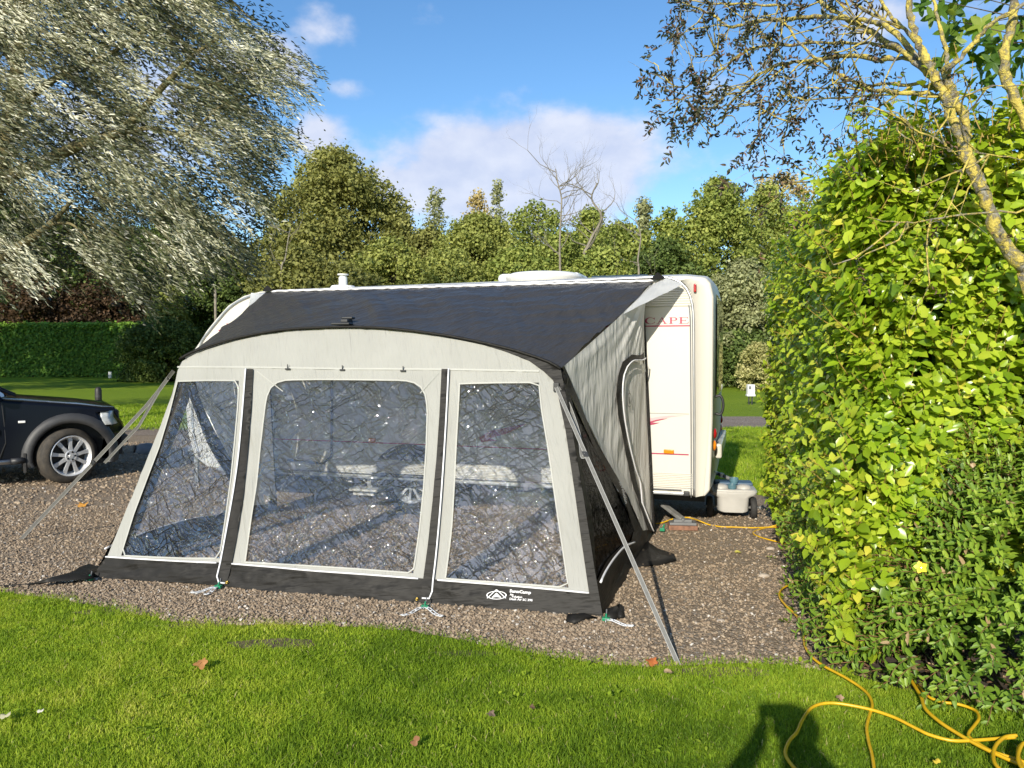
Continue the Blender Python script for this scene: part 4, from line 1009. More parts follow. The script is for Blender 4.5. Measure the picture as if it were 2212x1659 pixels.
car = thing('parked_car', 'black off road car with silver ten spoke alloy wheel, cut by the left edge', 'car', K(-1.2, 0, 0))
WB = 2.56; RA = .43
def archpts(x, n_=14): return [(x+RA*math.cos(t), .345+RA*math.sin(t)) for t in np.linspace(PI+.25, -.25, n_)][::1]
prof_ = [(.62, .30), (.67, .42), (.68, .60), (.65, .70), (.61, .76), (.56, .88), (.50, .94), (.36, .975), (.1, 1.015), (-.3, 1.06), (-.66, 1.10), (-.80, 1.13), (-1.4, 1.13), (-2.4, 1.14), (-3.15, 1.14), (-3.38, 1.10), (-3.42, .8), (-3.40, .45), (-3.3, .33)]
low = []
r1 = archpts(-WB); r2 = archpts(0)
low = [(-WB-RA-.02, .33)]+r1+[(-WB+RA+.02, .32), (-RA-.02, .32)]+r2+[(RA+.02, .30)]
poly = prof_+low
V = []; k = len(poly)
ys = [(-HWD, .045), (-HWD+.012, .016), (-HWD+.05, 0), (-.6, 0), (-.3, 0), (0, 0), (.3, 0), (.6, 0), (HWD-.05, 0), (HWD-.012, .016), (HWD, .045)]
for y, ins in ys:
    for x, z in poly:
        f = abs(y)/HWD
        xx = x-(.24*f**4 if x > .5 else 0)-(.05*f**2 if x > .5 else 0)+(.10*f**4 if x < -3.2 else 0)
        zz_ = z-ins*(1 if z > .9 else 0)-(.03*f*f if z > .95 else 0)
        tuck = .05*max(0, (z-.75)/.35)*f if z > .75 else .03*max(0, (.55-z)/.3)*f
        V.append(K(xx, y-math.copysign(tuck, y), zz_))
Fs = [(i*k+j, i*k+(j+1) % k, (i+1)*k+(j+1) % k, (i+1)*k+j) for i in range(len(ys)-1) for j in range(k)]
Fs += [tuple(range(k)), tuple((len(ys)-1)*k+j for j in range(k))[::-1]]
mb = MB(); mb.add(V, Fs); b = mb.build('body', M['paint'], car, bevel=.012)
# cabin: glass house with roof and pillars
gh = [(-.62, 1.08), (-1.28, 1.62), (-1.55, 1.70), (-2.6, 1.74), (-3.2, 1.70), (-3.36, 1.10)]
def house(ins, grow): 
    V = []
    for y in (-1, -.5, 0, .5, 1):
        for x, z in gh:
            h = (z-1.08)/.62; V.append(K(x+grow*(-1 if x < -2 else 1)*0-(.10*y*y if x > -1 else 0), y*(HWD-.07-ins-.15*h), z-.02*y*y))
    return V
Vh = house(.01, 0); kk = len(gh)
mb = MB(); mb.add(Vh, [(i*kk+j, i*kk+j+1, (i+1)*kk+j+1, (i+1)*kk+j) for i in range(4) for j in (0, 4)]+[tuple(range(kk)), tuple(4*kk+j for j in range(kk))[::-1]]); mb.build('glazing', M['car_glass'], car)
mb = MB(); Vr = [v+ZZ*.012 for v in Vh]; mb.add(Vr, [(i*kk+j, i*kk+j+1, (i+1)*kk+j+1, (i+1)*kk+j) for i in range(4) for j in (1, 2, 3)]); mb.build('roof', M['paint'], car, smooth=True, solid=.03)
for sg in (-1, 1):
    e = lambda x, z, o=.006: K(x-(.10 if x > -1 else 0), sg*(HWD-.07-.15*(z-1.08)/.62+o), z-.02)
    for pts in ([e(-.62, 1.08), e(-1.28, 1.62), e(-1.55, 1.70)], [e(-1.75, 1.10), e(-1.85, 1.70)], [e(-2.65, 1.10), e(-2.6, 1.72)], [e(-3.36, 1.1), e(-3.2, 1.7)]):
        mb = MB(); mb.tube(pts, .035, 6); mb.build('pillar', M['paint'], car)
    mb = MB(); mb.box(K(-.86, sg*(HWD+.09), 1.18), H3, L3, ZZ, .05, .10, .075); mb.build('door_mirror', M['flare'], car, bevel=.03)
    # wheel arch flares
    for ax_ in (0, -WB):
        mb = MB(); n_ = 26; Q = []
        for t in np.linspace(PI+.42, -.30, n_):
            c_, s_ = math.cos(t), math.sin(t)
            for r_, o in ((RA-.015, -.06), (RA-.012, .035), (RA+.03, .045), (RA+.085, .03), (RA+.11, -.01)):
                lift = 1.0 if s_ > 0 else 1.0
                xx = ax_+r_*c_; yb = HWD+o-(.03 if xx > .35 else 0)-(.12*max(0, xx-.42)/.3 if xx > .42 else 0)
                Q.append(K(xx, sg*yb, max(.24, .345+r_*s_*lift)))
        mb.add(Q, [(5*i+j, 5*i+j+1, 5*i+6+j, 5*i+5+j) for i in range(n_-1) for j in range(4)]); mb.build('arch_flare', M['flare'], car, smooth=True)
    mb = MB(); mb.box(K(-.50, sg*(HWD-.05), .30), H3, L3, ZZ, .016, .10, .12); mb.build('mud_guard', M['rubber'], car, bevel=.005)
    mb = MB(); mb.tube([K(-2.1, sg*(HWD+.05), .33), K(-.62, sg*(HWD+.05), .33)], .03, 10); mb.build('side_step', M['alu'], car, smooth=True)
    mb = MB(); mb.tube([K(-.64, sg*(HWD+.05), .33), K(-.50, sg*(HWD+.03), .335)], .04, 10); mb.build('step_end', M['dark_plastic'], car, smooth=True)
    mb = MB(); mb.box(K(-.52, sg*(HWD-.005), .80), H3, L3, ZZ, .038, .012, .014); mb.build('side_repeater', M['white_lens'], car, bevel=.006)
    # headlamp wrapping the corner
    mb = MB(); hp = []
    for a_ in np.linspace(0, 1, 8):
        x = .36+.15*a_; y = HWD-.045-.02*a_-.30*max(0, a_-.55)
        hp.append((x, y))
    Q = [K(x, sg*y, z) for z in (.70, .90) for x, y in hp]
    Q = [K(x+(.02 if z < .8 else -.03), sg*(y+(.012 if z < .8 else -.012)), z) for z in (.715, .80, .905) for x, y in hp]
    mb.add(Q, [(r*8+i, r*8+i+1, r*8+9+i, r*8+8+i) for r in range(2) for i in range(7)]); mb.build('headlight', M['headlamp'], car, smooth=True, solid=.03)
    # door shut line and crease
    mb = MB(); mb.tube([K(-.72, sg*(HWD-.028), 1.04), K(-.70, sg*(HWD-.006), .8), K(-.69, sg*(HWD-.002), .55), K(-.76, sg*(HWD-.006), .36)], .006, 5); mb.build('shut_line', M['chassis'], car)
    mb = MB(); mb.box(K(-1.6, sg*(HWD+.004), .68), H3, L3, ZZ, .86, .012, .035); mb.build('rubbing_strip', M['paint'], car, bevel=.008)
    mb = MB(); mb.box(K(-1.5, sg*(HWD-.01), .95), H3, L3, ZZ, .10, .022, .02); mb.build('door_handle', M['paint'], car, bevel=.008)
mb = MB(); mb.box(K(.42, 0, .80), H3, L3, ZZ, .17, .40, .07); mb.build('grille', M['flare'], car, bevel=.01)
mb = MB(); mb.box(K(.60, 0, .50), H3, L3, ZZ, .07, .62, .05); mb.build('bumper_insert', M['flare'], car, bevel=.01)
mb = MB()
for y in (-.45, .1): mb.tube([K(-.58, y, 1.10), K(-.72, y+.25, 1.16), K(-.85, y+.5, 1.25)], .012, 6)
mb.build('wiper', M['dark_plastic'], car)
mb = MB(); mb.box(K(-1.3, 0, .42), H3, L3, ZZ, 1.9, .62, .12); mb.build('underbody', M['chassis'], car)
st_ = R(24)
wax = -L3*math.cos(st_)-H3*math.sin(st_)*-1*-1
wax = np.array([math.sin(PHI+st_), -math.cos(PHI+st_), 0])
wheel(car, wc, wax, .345, .25, .235, 9, M['tyre_dusty'], M['alloy'], sw_=.058)
wheel(car, K(-WB, -HWD, .345), -L3, .345, .25, .235, 9, M['tyre_dusty'], M['alloy'], sw_=.058)
for x in (0, -WB): wheel(car, K(x, HWD, .345), L3, .345, .25, .235, 9, M['tyre_dusty'], M['alloy'], sw_=.058)
for x in (0, -WB):
    mb = MB(); mb.box(K(x, 0, .5), H3, L3, ZZ, .40, .62, .30); mb.build('wheel_housing', M['chassis'], car)
# ------------------------------------------------------------------ smaller things
# bollard beyond the car
bb = W(*zc(1290, 600), 15.2); bb[2] = 0
bt = W(*zc(1280, 247), 15.2)[2]
bo = thing('bollard', 'black round topped bollard rising behind the bonnet of the black car', 'bollard', bb)
mb = MB(); mb.lathe(bb, ZZ, [(0, .055), (.05, .055), (bt-.42, .052), (bt-.40, .058), (bt-.30, .058), (bt-.28, .062), (bt-.06, .062), (bt-.02, .05), (bt, .03), (bt+.005, 0)], 24); mb.build('post', simple('black_bollard', (.03, .028, .026), .55, vary=.3, scale=10), bo, smooth=True)
mb = MB(); mb.lathe(bb, ZZ, [(bt-.20, .0635), (bt-.16, .0635)], 24); mb.build('band', M['flare'], bo, smooth=True)
# white marker peg in front of the hedge
p = G(*D(238, 817)); t = W(*D(238, 803), p[1])[2]
pg = thing('marker_post', 'small white marker post at the foot of the clipped hedge', 'post', p)
mb = MB(); mb.box(p+ZZ*t/2, RT, FWD, ZZ, .10, .05, t/2); mb.build('post', M['white_paint'], pg, bevel=.02)
# electric hook-up post at the right
p = G(*D(1621, 874)); t = W(*D(1621, 829), p[1])[2]; w = .115
hk = thing('hook_up_post', 'white electric hook up box on twin dark legs on the far lawn', 'hook-up post', p)
mb = MB(); mb.box(p+ZZ*(t-.20), RT, [0, 1, 0], ZZ, w, .10, .18); mb.build('box', M['white_paint'], hk, bevel=.03)
mb = MB(); mb.box(p+ZZ*(t-.36), RT, [0, 1, 0], ZZ, w*1.15, .10, .035); mb.build('socket_rail', M['white_paint'], hk, bevel=.02)
mb = MB(); mb.box(p+ZZ*(t-.12)-np.array([.05, .105, 0]), RT, [0, 1, 0], ZZ, .04, .006, .05); mb.build('plate', M['grey_plastic'], hk)
for k in (-1, 1):
    mb = MB(); mb.tube([p+RT*.045*k, p+RT*.055*k+ZZ*(t-.36)], .02, 8); mb.build('leg', M['dark_plastic'], hk)
# grey lamp-like hump half hidden at the left of the awning
p = G(*D(313, 978)); p = p+np.array([.02, 0, 0])
hp_ = thing('ground_block', 'low grey rounded block lying on the drive beside the awning', 'block', p)
mb = MB(); mb.lathe(p, ZZ, [(0, .17), (.05, .175), (.11, .15), (.15, .09), (.16, 0)], 20); mb.build('shell', M['grey_plastic'], hp_, smooth=True)
mb = MB(); mb.lathe(p+np.array([-.13, -.09, .07]), nz(np.array([-.8, -.6, .2])), [(0, .06), (.03, .055), (.02, .03), (.02, 0)], 14); mb.build('socket', M['chassis'], hp_, smooth=True)
# roll-along waste water container
gp = G(*zw(1425, 1198)); gl_ = G(*zw(920, 1155))
wx = nz(np.array([gp[0]-gl_[0], gp[1]-gl_[1]-.0, 0])); wx = nz(np.array([.985, -.17, 0])); wy = np.array([-wx[1], wx[0], 0])
wd_ = .47
wcx = gp-wx*(wd_/2-.03)
def WA(x, y, z): return wcx+wx*x+wy*y+ZZ*z*.78
M['tank'] = simple('grey_tank_plastic', (.40, .39, .365), .45, vary=.06, scale=6)
M['tank_blue'] = simple('blue_grey_plastic', (.05, .10, .17), .45, vary=.15)
M['cap_blue'] = simple('cap_blue', (.09, .19, .24), .4, vary=.15)
wt = thing('waste_container', 'grey roll along waste water container with two wheels beside the caravan', 'water container', wcx)
secs = [(.085, .13), (.10, .152), (.20, .155), (.262, .160), (.285, .19), (.305, .228), (.335, .238), (.352, .236), (.366, .225), (.372, .20)]
V = []; n_ = 20
for z, hw in secs:
    for i in range(n_):
        t = 2*PI*i/n_; c_, s_ = math.cos(t), math.sin(t); e = .35
        V.append(WA(hw*math.copysign(abs(c_)**e, c_), .22+.24*math.copysign(abs(s_)**e, s_)*(1 if z < .34 else .94), z))
mb = MB(); mb.add(V, [(r*n_+i, r*n_+(i+1) % n_, (r+1)*n_+(i+1) % n_, (r+1)*n_+i) for r in range(len(secs)-1) for i in range(n_)]+[tuple(range(n_))[::-1], tuple((len(secs)-1)*n_+i for i in range(n_))]); mb.build('tank', M['tank'], wt, smooth=True, bevel=.008)
for x in (-.11, .11):
    mb = MB(); mb.lathe(WA(x, .12, .365), ZZ, [(0, .075), (.02, .07), (.035, .055), (.042, .03), (.044, 0)], 20); mb.build('tank_bulge', M['tank'], wt, smooth=True)
mb = MB(); mb.box(WA(.03, .36, .385), wx, wy, ZZ, .19, .09, .02); mb.build('rear_shell', M['tank_blue'], wt, bevel=.015)
for (x, y, h0, r_) in ((-.01, .05, .36, .042), (.03, .26, .40, .044)):
    mb = MB(); mb.lathe(WA(x, y, h0), ZZ, [(0, r_*.85), (.02, r_*.85), (.02, r_), (.055, r_), (.06, r_*.9), (.058, r_*.75), (.05, r_*.7), (.05, 0)], 20); mb.build('cap', M['cap_blue'], wt, smooth=False, bevel=.002)
mb = MB(); mb.tube([WA(-.26, .07, .135), WA(.27, .07, .135)], .012, 10); mb.lathe(WA(.255, .07, .135), wx, [(0, .02), (.015, .02), (.017, 0)], 10); mb.build('axle', M['galv'], wt, smooth=True)
for x in (-.225, .195):
    mb = MB(); mb.lathe(WA(x-.028, .07, .135), wx, [(0, .05), (.0, .095), (.008, .103), (.02, .106), (.036, .106), (.048, .103), (.056, .095), (.056, .05), (.048, .025), (.048, 0)], 32); mb.build('wheel', M['rubber'], wt, smooth=True, bevel=.002)
mb = MB(); mb.tube(cr([WA(-.2, .40, .40), WA(-.21, .10, .40), WA(-.19, -.02, .33)], 6), .012, 8); mb.build('handle', M['tank'], wt, smooth=True)
wh = thing('waste_hose', 'grey ribbed hose running from the caravan down to the waste container cap', 'hose', WA(.03, .26, .46))
hs = cr([RW(.45, .52, -.02), W(*zw(900, 560), 7.95), W(*zw(975, 590), 7.9), W(*zw(1050, 625), 7.85), W(*zw(1140, 655), 7.8), WA(.03, .26, .45)], 8)
mb = MB(); mb.tube(hs, [.019+.003*math.sin(i*2.1) for i in range(len(hs))], 10); mb.build('pipe', M['grey_plastic'], wh, smooth=True)
c = W(*zw(975, 590), 7.9); mb = MB(); mb.box(c, RT, [0, 1, 0], ZZ, .018, .03, .022); mb.build('clip', M['white_paint'], wh, bevel=.005)
# ------------------------------------------------------------------ yellow hook-up cable
M['cable'] = simple('yellow_cable', (.62, .37, .012), .4, vary=.08, scale=20)
cb = thing('hook_up_cable', 'long yellow electric cable looping over lawn and gravel beside the shrubs', 'cable', G(*D(1800, 1560)))
def cable(pts, f=D, r=.0068, name='run', lift=.012):
    Q = [G(*f(q[0], q[1]), lift+(q[2] if len(q) > 2 else 0)) for q in pts]
    Q = cr(Q, 10); Q[:, 2] += [.004*mnoise.noise((x*4, y*4, 1)) for x, y, _ in Q]
    mb = MB(); mb.tube(Q, r, 8); return mb.build(name, M['cable'], cb, smooth=True)
GL = .045
cable([(80, 1250), (160, 1238, .0), (330, 1180, .03), (470, 1165, .06), (560, 1175, .06), (680, 1215, .02), (800, 1262), (960, 1290), (1150, 1298), (1400, 1306), (1620, 1298), (1840, 1300), (2000, 1310)], zw)
cable([(1960, 1160, .15), (1850, 1200, .08), (1740, 1260, .03), (1620, 1296), (1500, 1325), (1420, 1355), (1402, 1380), (1440, 1410), (1560, 1455), (1740, 1500), (1900, 1532), (2050, 1545)], zw)
cable([(590, 185), (620, 240), (700, 300), (760, 330)], zg, .006)
cable([(720, 480), (640, 500), (600, 535), (602, 575), (640, 625), (700, 680), (730, 730), (748, 800), (760, 880), (800, 945), (870, 1000), (950, 1045), (1030, 1090), (1110, 1140), (1165, 1190), (1190, 1255), (1170, 1330), (1155, 1400), (1165, 1480), (1185, 1560), (1198, 1640), (1205, 1720)], zg, .007, lift=.035)
cable([(720, 1690), (660, 1620), (635, 1560), (660, 1490), (710, 1430), (740, 1360), (790, 1285), (850, 1252), (930, 1243), (1040, 1256), (1180, 1285), (1300, 1325), (1370, 1355), (1480, 1410), (1560, 1445), (1700, 1480), (1850, 1480), (2000, 1470), (2100, 1462)], zg, .0072, lift=.045)
cable([(1400, 1040), (1450, 1120), (1500, 1205), (1530, 1285), (1620, 1365), (1740, 1440), (1860, 1510), (1980, 1570), (2100, 1620), (2220, 1660)], zg, .008, lift=.045)
cable([(1480, 1130), (1550, 1205), (1640, 1238), (1720, 1248), (1800, 1270), (1855, 1300), (1870, 1345), (1840, 1390), (1808, 1430), (1810, 1460), (1880, 1510), (1960, 1555), (2100, 1600), (2220, 1640)], zg, .0068, lift=.04)
cable([(2110, 1450), (2040, 1460), (1990, 1500), (1965, 1550), (1965, 1610), (1990, 1650), (2040, 1690)], zg, .0075, lift=.05)
for k in range(5): cable([(2180, 1500), (2150, 1505), (2125, 1530+6*k), (2120, 1570+8*k), (2135, 1610+8*k), (2170, 1640+8*k), (2230, 1650+8*k)], zg, .007, lift=.03+.014*k)
# ridged dark plug housing at the right edge
c = G(*zr(590, 700), .0); c = W(*zr(596, 700), c[1]+.05)
plg = thing('ridged_plug', 'dark ridged plug housing lying by the coiled yellow cable', 'plug', [c[0], c[1], 0])
ax = nz(np.array([1, .25, -.15])); mb = MB(); V = []
nrib = 22
prof2 = [(-.002, .005), (0, .03), (.02, .042), (.09, .046), (.12, .04), (.125, .0)]
ref = nz(np.cross(ax, ZZ)); up2 = np.cross(ref, ax)
for h, r_ in prof2:
    for i in range(nrib*2):
        t = PI*i/nrib; rr_ = r_*(1 if i % 2 else .9); V.append(c+ax*h+rr_*(ref*math.cos(t)+up2*math.sin(t)))
m2 = nrib*2; mb.add(V, [(r*m2+i, r*m2+(i+1) % m2, (r+1)*m2+(i+1) % m2, (r+1)*m2+i) for r in range(5) for i in range(m2)]); mb.build('housing', simple('slate_plastic', (.035, .05, .07), .5, vary=.1), plg)
# ------------------------------------------------------------------ fallen leaves
def leafmesh(name, label, cat, uv, size, colr, z=.03, rot=0, tilt=.2, group=None, lobes=5, Y=None):
    size *= .66; c = G(*uv, z) if Y is None else W(*uv, Y); mb = MB(); n_ = 40; V = []
    x_ = nz(np.array([math.cos(rot), math.sin(rot), tilt])); y_ = nz(np.cross(np.array([0, -.3, 1.]), x_)); u_ = np.cross(x_, y_)
    ring = []
    for i in range(n_):
        t = 2*PI*i/n_; r_ = size*(.62+.38*abs(math.cos(lobes*t/2))**1.5)*(1-.25*math.cos(t)) if lobes else size*(1 if abs(math.cos(t)) > 2 else (abs(math.cos(t))*1.0+abs(math.sin(t))*.45))
        ring.append(c+x_*r_*math.cos(t)+y_*r_*math.sin(t)+u_*size*.22*(math.cos(2*t+rot)+.4*math.sin(3*t)))
    inner = [c+(p-c)*.5+u_*size*.02 for p in ring]
    mb.add(ring+inner+[c], [(i, (i+1) % n_, n_+(i+1) % n_, n_+i) for i in range(n_)]+[(n_+i, n_+(i+1) % n_, 2*n_) for i in range(n_)])
    mb.tube([c, c-x_*size*1.5+u_*size*.1], size*.035, 5)
    m_ = M.setdefault('leaf'+str(colr), leafmat('fallen_leaf', [(0, colr), (1, colr)], .6, .25))
    o = mb.build(name, m_, smooth=True); return tag(o, label, cat, group)
GRP = 'fallen leaves on lawn and gravel'
leafmesh('fallen_leaf', 'large dry orange leaf with yellow lobe lying on the gravel below the car wheel', 'leaf', D(182, 1089), .085, (.55, .27, .05), .03, .3, .1, GRP)
leafmesh('fallen_leaf', 'tan curled leaf standing on the lawn below the left window', 'leaf', D(436, 1430), .055, (.42, .20, .07), .06, 1.2, .5, GRP)
leafmesh('fallen_leaf', 'rust orange leaf at the gravel edge beside the foot of the strap', 'leaf', D(1410, 1427), .05, (.45, .14, .04), .03, .5, .3, GRP)
leafmesh('fallen_leaf', 'narrow brown leaf upright in the grass in the middle of the lawn', 'leaf', D(897, 1600), .03, (.28, .13, .06), .05, 1.0, .7, GRP, lobes=0)
leafmesh('fallen_leaf', 'curled grey brown leaf in the grass right of the lawn middle', 'leaf', D(1060, 1540), .03, (.20, .14, .10), .05, 2.0, .3, GRP)
leafmesh('fallen_leaf', 'pale cream leaf in the grass near the lower left corner', 'leaf', D(12, 1545), .03, (.50, .46, .30), .05, .4, .2, GRP, lobes=0)
leafmesh('fallen_leaf', 'small white scrap of leaf in the grass right of the cream one', 'leaf', D(88, 1535), .02, (.62, .58, .52), .05, .1, .2, GRP, lobes=0)
leafmesh('fallen_leaf', 'dark brown leaf low in the grass under the right window', 'leaf', D(1148, 1526), .022, (.16, .10, .06), .05, 2.6, .4, GRP)
leafmesh('fallen_leaf', 'bright yellow leaf in the grass inside the cable loop', 'leaf', zg(1600, 1615), .02, (.62, .46, .05), .05, .2, .2, GRP, lobes=0)
leafmesh('fallen_leaf', 'yellow green leaf on the gravel behind the strap shadow', 'leaf', zg(332, 280), .035, (.50, .46, .10), .02, 2.9, .05, GRP, lobes=0)
leafmesh('fallen_leaf', 'pale fawn leaf in the grass just right of the strap foot', 'leaf', D(1443, 1450), .03, (.42, .30, .17), .05, 2.9, .1, GRP, lobes=0)
leafmesh('fallen_leaf', 'pale buff leaf in the grass at the cable fork', 'leaf', zg(985, 1205), .03, (.40, .26, .16), .05, .9, .3, GRP)
# stones larger than the gravel
for uv, s_, lb in ((zg(500, 440), .045, 'pale flat stone on the gravel near the hedge foot'), (zg(540, 265), .04, 'white rounded stone on the gravel close under the hedge'), (zg(225, 728), .03, 'light grey stone on the gravel beside the strap shadow')):
    c = G(*uv); bm = bmesh.new(); bmesh.ops.create_icosphere(bm, subdivisions=2, radius=1)
    V = np.array([v.co[:] for v in bm.verts]); Fc = [[v.index for v in f.verts] for f in bm.faces]; bm.free()
    V = V*(1+.18*np.array([[mnoise.noise(tuple(v*1.3+c))] for v in V]))*np.array([1, .7, .4])*s_+c+np.array([0, 0, s_*.2])
    tag(npobj('stone', V, Fc, M['stone'], None, True, np.full(len(V), .93)), lb, 'stone', 'larger stones on the gravel')
# ------------------------------------------------------------------ vegetation
M['bark'] = simple('bark', (.13, .105, .075), .9, vary=.3, scale=18, bump=.8, bscale=30)
M['bark_pale'] = simple('pale_bark', (.24, .215, .165), .85, vary=.25, scale=6, bump=.4, bscale=14)
M['bark_olive'] = simple('olive_bark', (.21, .18, .08), .9, vary=.3, scale=9, bump=.6, bscale=30)
def lichen_bark():
    m, nt, out = newmat('lichen_bark'); n = N(nt); pos = n.geo()
    c = n.mix(n.ramp(n.noise(30, pos, 4), [(.35, 0), (.65, 1)]), (.11, .095, .075), (.30, .28, .23))
    li = n.ramp(n.noise(19, pos, 6, .7), [(.42, 0), (.53, 1)])
    c = n.mix(li, c, n.mix(n.noise(60, pos, 3), (.42, .32, .05), (.58, .48, .12)))
    p = n('BsdfPrincipled', Roughness=.9, Base_Color=c)
    n.link(n.bump(n.math('ADD', n.noise(90, pos, 4), n.math('MULTIPLY', li, .7)), .9, .01), p.inputs['Normal']); n.link(p.outputs[0], out.inputs[0]); return m
M['lichen'] = lichen_bark()
def grow(mb, p, d, L, r, depth, spread=.55, up=.12, kids=(2, 3), tips=None, n_=5, sides=5, wig=.22, shrink_=.68):
    P = [np.array(p)]; d = nz(np.array(d)); k = n_
    for i in range(k):
        d = nz(d+rng.normal(0, wig, 3)*.6+ZZ*up*.3); P.append(P[-1]+d*L/k)
    rr = np.linspace(r, r*.55 if depth else r*.3, k+1)
    mb.tube(P, rr, sides, cap=False)
    if tips is not None: tips.append((P[-1], d, depth))
    if depth <= 0: return
    for j in range(rng.integers(kids[0], kids[1]+1)):
        i = k if j == 0 else rng.integers(max(1, k//2), k+1)
        dd = nz(d+rand_dirs(1)[0]*spread*1.6+ZZ*up)
        grow(mb, P[i], dd, L*shrink_*rng.uniform(.75, 1.15), rr[i]*.72, depth-1, spread, up, kids, tips, n_, max(3, sides-1), wig, shrink_)
GREENS = {
    'olive': [(0, (.060, .066, .018)), (.5, (.108, .112, .030)), (1, (.165, .165, .050))],
    'mid': [(0, (.06, .085, .018)), (.5, (.125, .15, .032)), (1, (.22, .235, .06))],
    'bright': [(0, (.07, .085, .020)), (.5, (.135, .15, .036)), (1, (.21, .22, .06))],
    'grey': [(0, (.07, .08, .035)), (.5, (.14, .15, .07)), (1, (.24, .25, .13))],
    'dark': [(0, (.025, .04, .010)), (.5, (.05, .075, .018)), (1, (.11, .14, .035))],
    'brown': [(0, (.018, .012, .007)), (.5, (.04, .025, .012)), (1, (.09, .05, .028))],
    'tan': [(0, (.15, .12, .045)), (.5, (.23, .185, .075)), (1, (.32, .26, .12))],
    'cream': [(0, (.08, .09, .025)), (.5, (.20, .195, .075)), (1, (.33, .31, .15))],
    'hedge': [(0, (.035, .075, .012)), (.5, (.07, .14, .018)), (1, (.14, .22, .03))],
}
for g_ in GREENS: GREENS[g_] = [(a, tuple(1.95*x for x in c)) for a, c in GREENS[g_]]
for g_ in GREENS: M['lf_'+g_] = leafmat('foliage_'+g_, GREENS[g_], .6, .28, .25)
def crown(name, parent, blobs, leaf, dens, mat, flat=.5, squash=.8):
    """leaf clumps: blobs are (centre, radius)"""
    Ps, Ns, Ts = [], [], []
    for c, r in blobs:
        k = max(8, int(7.0*dens*r*r/(leaf*leaf)))
        u = rand_dirs(k); q = rng.uniform(.45, 1.0, k)**.6
        P = np.array(c)+u*(r*q)[:, None]*np.array([1, 1, squash])*(1+.25*rng.normal(0, 1, (k, 1)))
        Ps.append(P); Ns.append(nz(u*.7+np.array([0, 0, .35])+rand_dirs(k)*.8)); Ts.append(np.clip(rng.normal(.5, .17, k)+rng.normal(0, .14), 0, 1))
    P, Nn, T = np.concatenate(Ps), np.concatenate(Ns), np.concatenate(Ts)
    Dr = nz(np.cross(Nn, rand_dirs(len(P))))
    s = leaf*rng.uniform(.6, 1.4, len(P))
    P = P-Dr*(s*.5)[:, None]
    return leaves(name, P, Dr, Nn, s, s*rng.uniform(.55, .9, len(P)), DIA, DIAF, mat, parent, T, smooth=False)
def prof_r(shape, h):
    if shape == 'round': return math.sqrt(max(0, 1-(2*h-1)**2))**.8
    if shape == 'dome': return math.sqrt(max(0, 1-h**2.2))*(.75+.25*min(1, h*5))
    if shape == 'cone': return (1-h)**.75*(.6+.4*min(1, h*6))
    if shape == 'poplar': return (math.sin(PI*min(1, h*.93+.05))**.55)*(1-.35*h)
def tree(label, u, vt, Y, wpx, c, shape='dome', low=.06, leaf=.30, nb=46, br=.2, dens=1.5, name='tree', cat='tree', group='trees beyond the caravan', bark='bark', dy=1.0, trunk=True, hw=None):
    leaf *= .64; wpx *= 1.22 if wpx < 130 and Y > 36 else 1
    X = (u-512)/F_PX*Y; H = W(u, vt, Y)[2]; Rx = wpx/2/F_PX*Y; base = np.array([X, Y, 0])
    o = thing(name, label, cat, base, group)
    bl = []; nb = int(nb*2.0)
    for i in range(nb):
        h = rng.uniform(low, 1)**.85; a = rng.uniform(0, 2*PI); rr = prof_r(shape, (h-low)/(1-low))*math.sqrt(rng.uniform(.2, 1.0))
        b = br*Rx*rng.uniform(.5, 1.2)
        rx_ = max(.0, Rx*rr-b*.6)
        bl.append((np.array([X+rx_*math.cos(a), Y+rx_*math.sin(a)*dy, H*h-b*.55*(h > .8)]), b))
    for i in range(nb//2):      # small ragged sprays at the outline
        h = rng.uniform(.35, 1.0); a = rng.uniform(0, 2*PI); rr = prof_r(shape, (h-low)/(1-low)); b = br*Rx*rng.uniform(.2, .45)
        bl.append((np.array([X+Rx*rr*math.cos(a), Y+Rx*rr*math.sin(a)*dy, H*h-b]), b))
    crown('crown', o, bl, leaf, dens, M['lf_'+c])
    if trunk:
        mb = MB(); r0 = .018*H+.04
        P = [base+ZZ*(-.05)]
        for k in range(1, 6): P.append(base+ZZ*H*.8*k/5+np.array([rng.normal(0, .02*H), rng.normal(0, .02*H), 0])*k/5)
        mb.tube(P, np.linspace(r0, r0*.2, 6), 7)
        for k in range(9):
            i = rng.integers(1, 5); a = rng.uniform(0, 2*PI); grow(mb, P[i], [math.cos(a), math.sin(a), .7], Rx*.42, r0*.4, 1, sides=5, tips=None)
        mb.build('trunk', M[bark], o, smooth=True)
    return o
TG = 'trees beyond the caravan'
tree('broad olive green tree with a dense rounded crown, tallest between willow and sky', 336, 149, 52, 200, 'olive', 'dome', .05, .34, 110, .20, 1.7)
tree('olive bush like tree joining the right flank of the tallest rounded tree', 400, 214, 50, 70, 'olive', 'dome', .05, .32, 40, .3, 1.5)
tree('slim pale thin leaved poplar standing alone against the cloud', 436, 186, 58, 46, 'grey', 'poplar', .2, .30, 40, .24, .75, bark='bark_pale')
tree('tan tinged poplar just behind the pointed green tree', 478, 190, 60, 50, 'tan', 'poplar', .2, .30, 40, .24, 1.0, bark='bark_pale')
tree('grey green poplar with the sharpest tip, right of the tan poplar', 498, 178, 60, 42, 'grey', 'cone', .2, .30, 46, .26, 1.1, bark='bark_pale')
tree('pointed yellow green tree in front of the poplars', 478, 212, 46, 120, 'bright', 'dome', .04, .30, 80, .22, 1.6)
tree('green tree topped by a flat tuft, left of the bare dead tree', 535, 200, 50, 70, 'mid', 'round', .3, .30, 46, .26, 1.4)
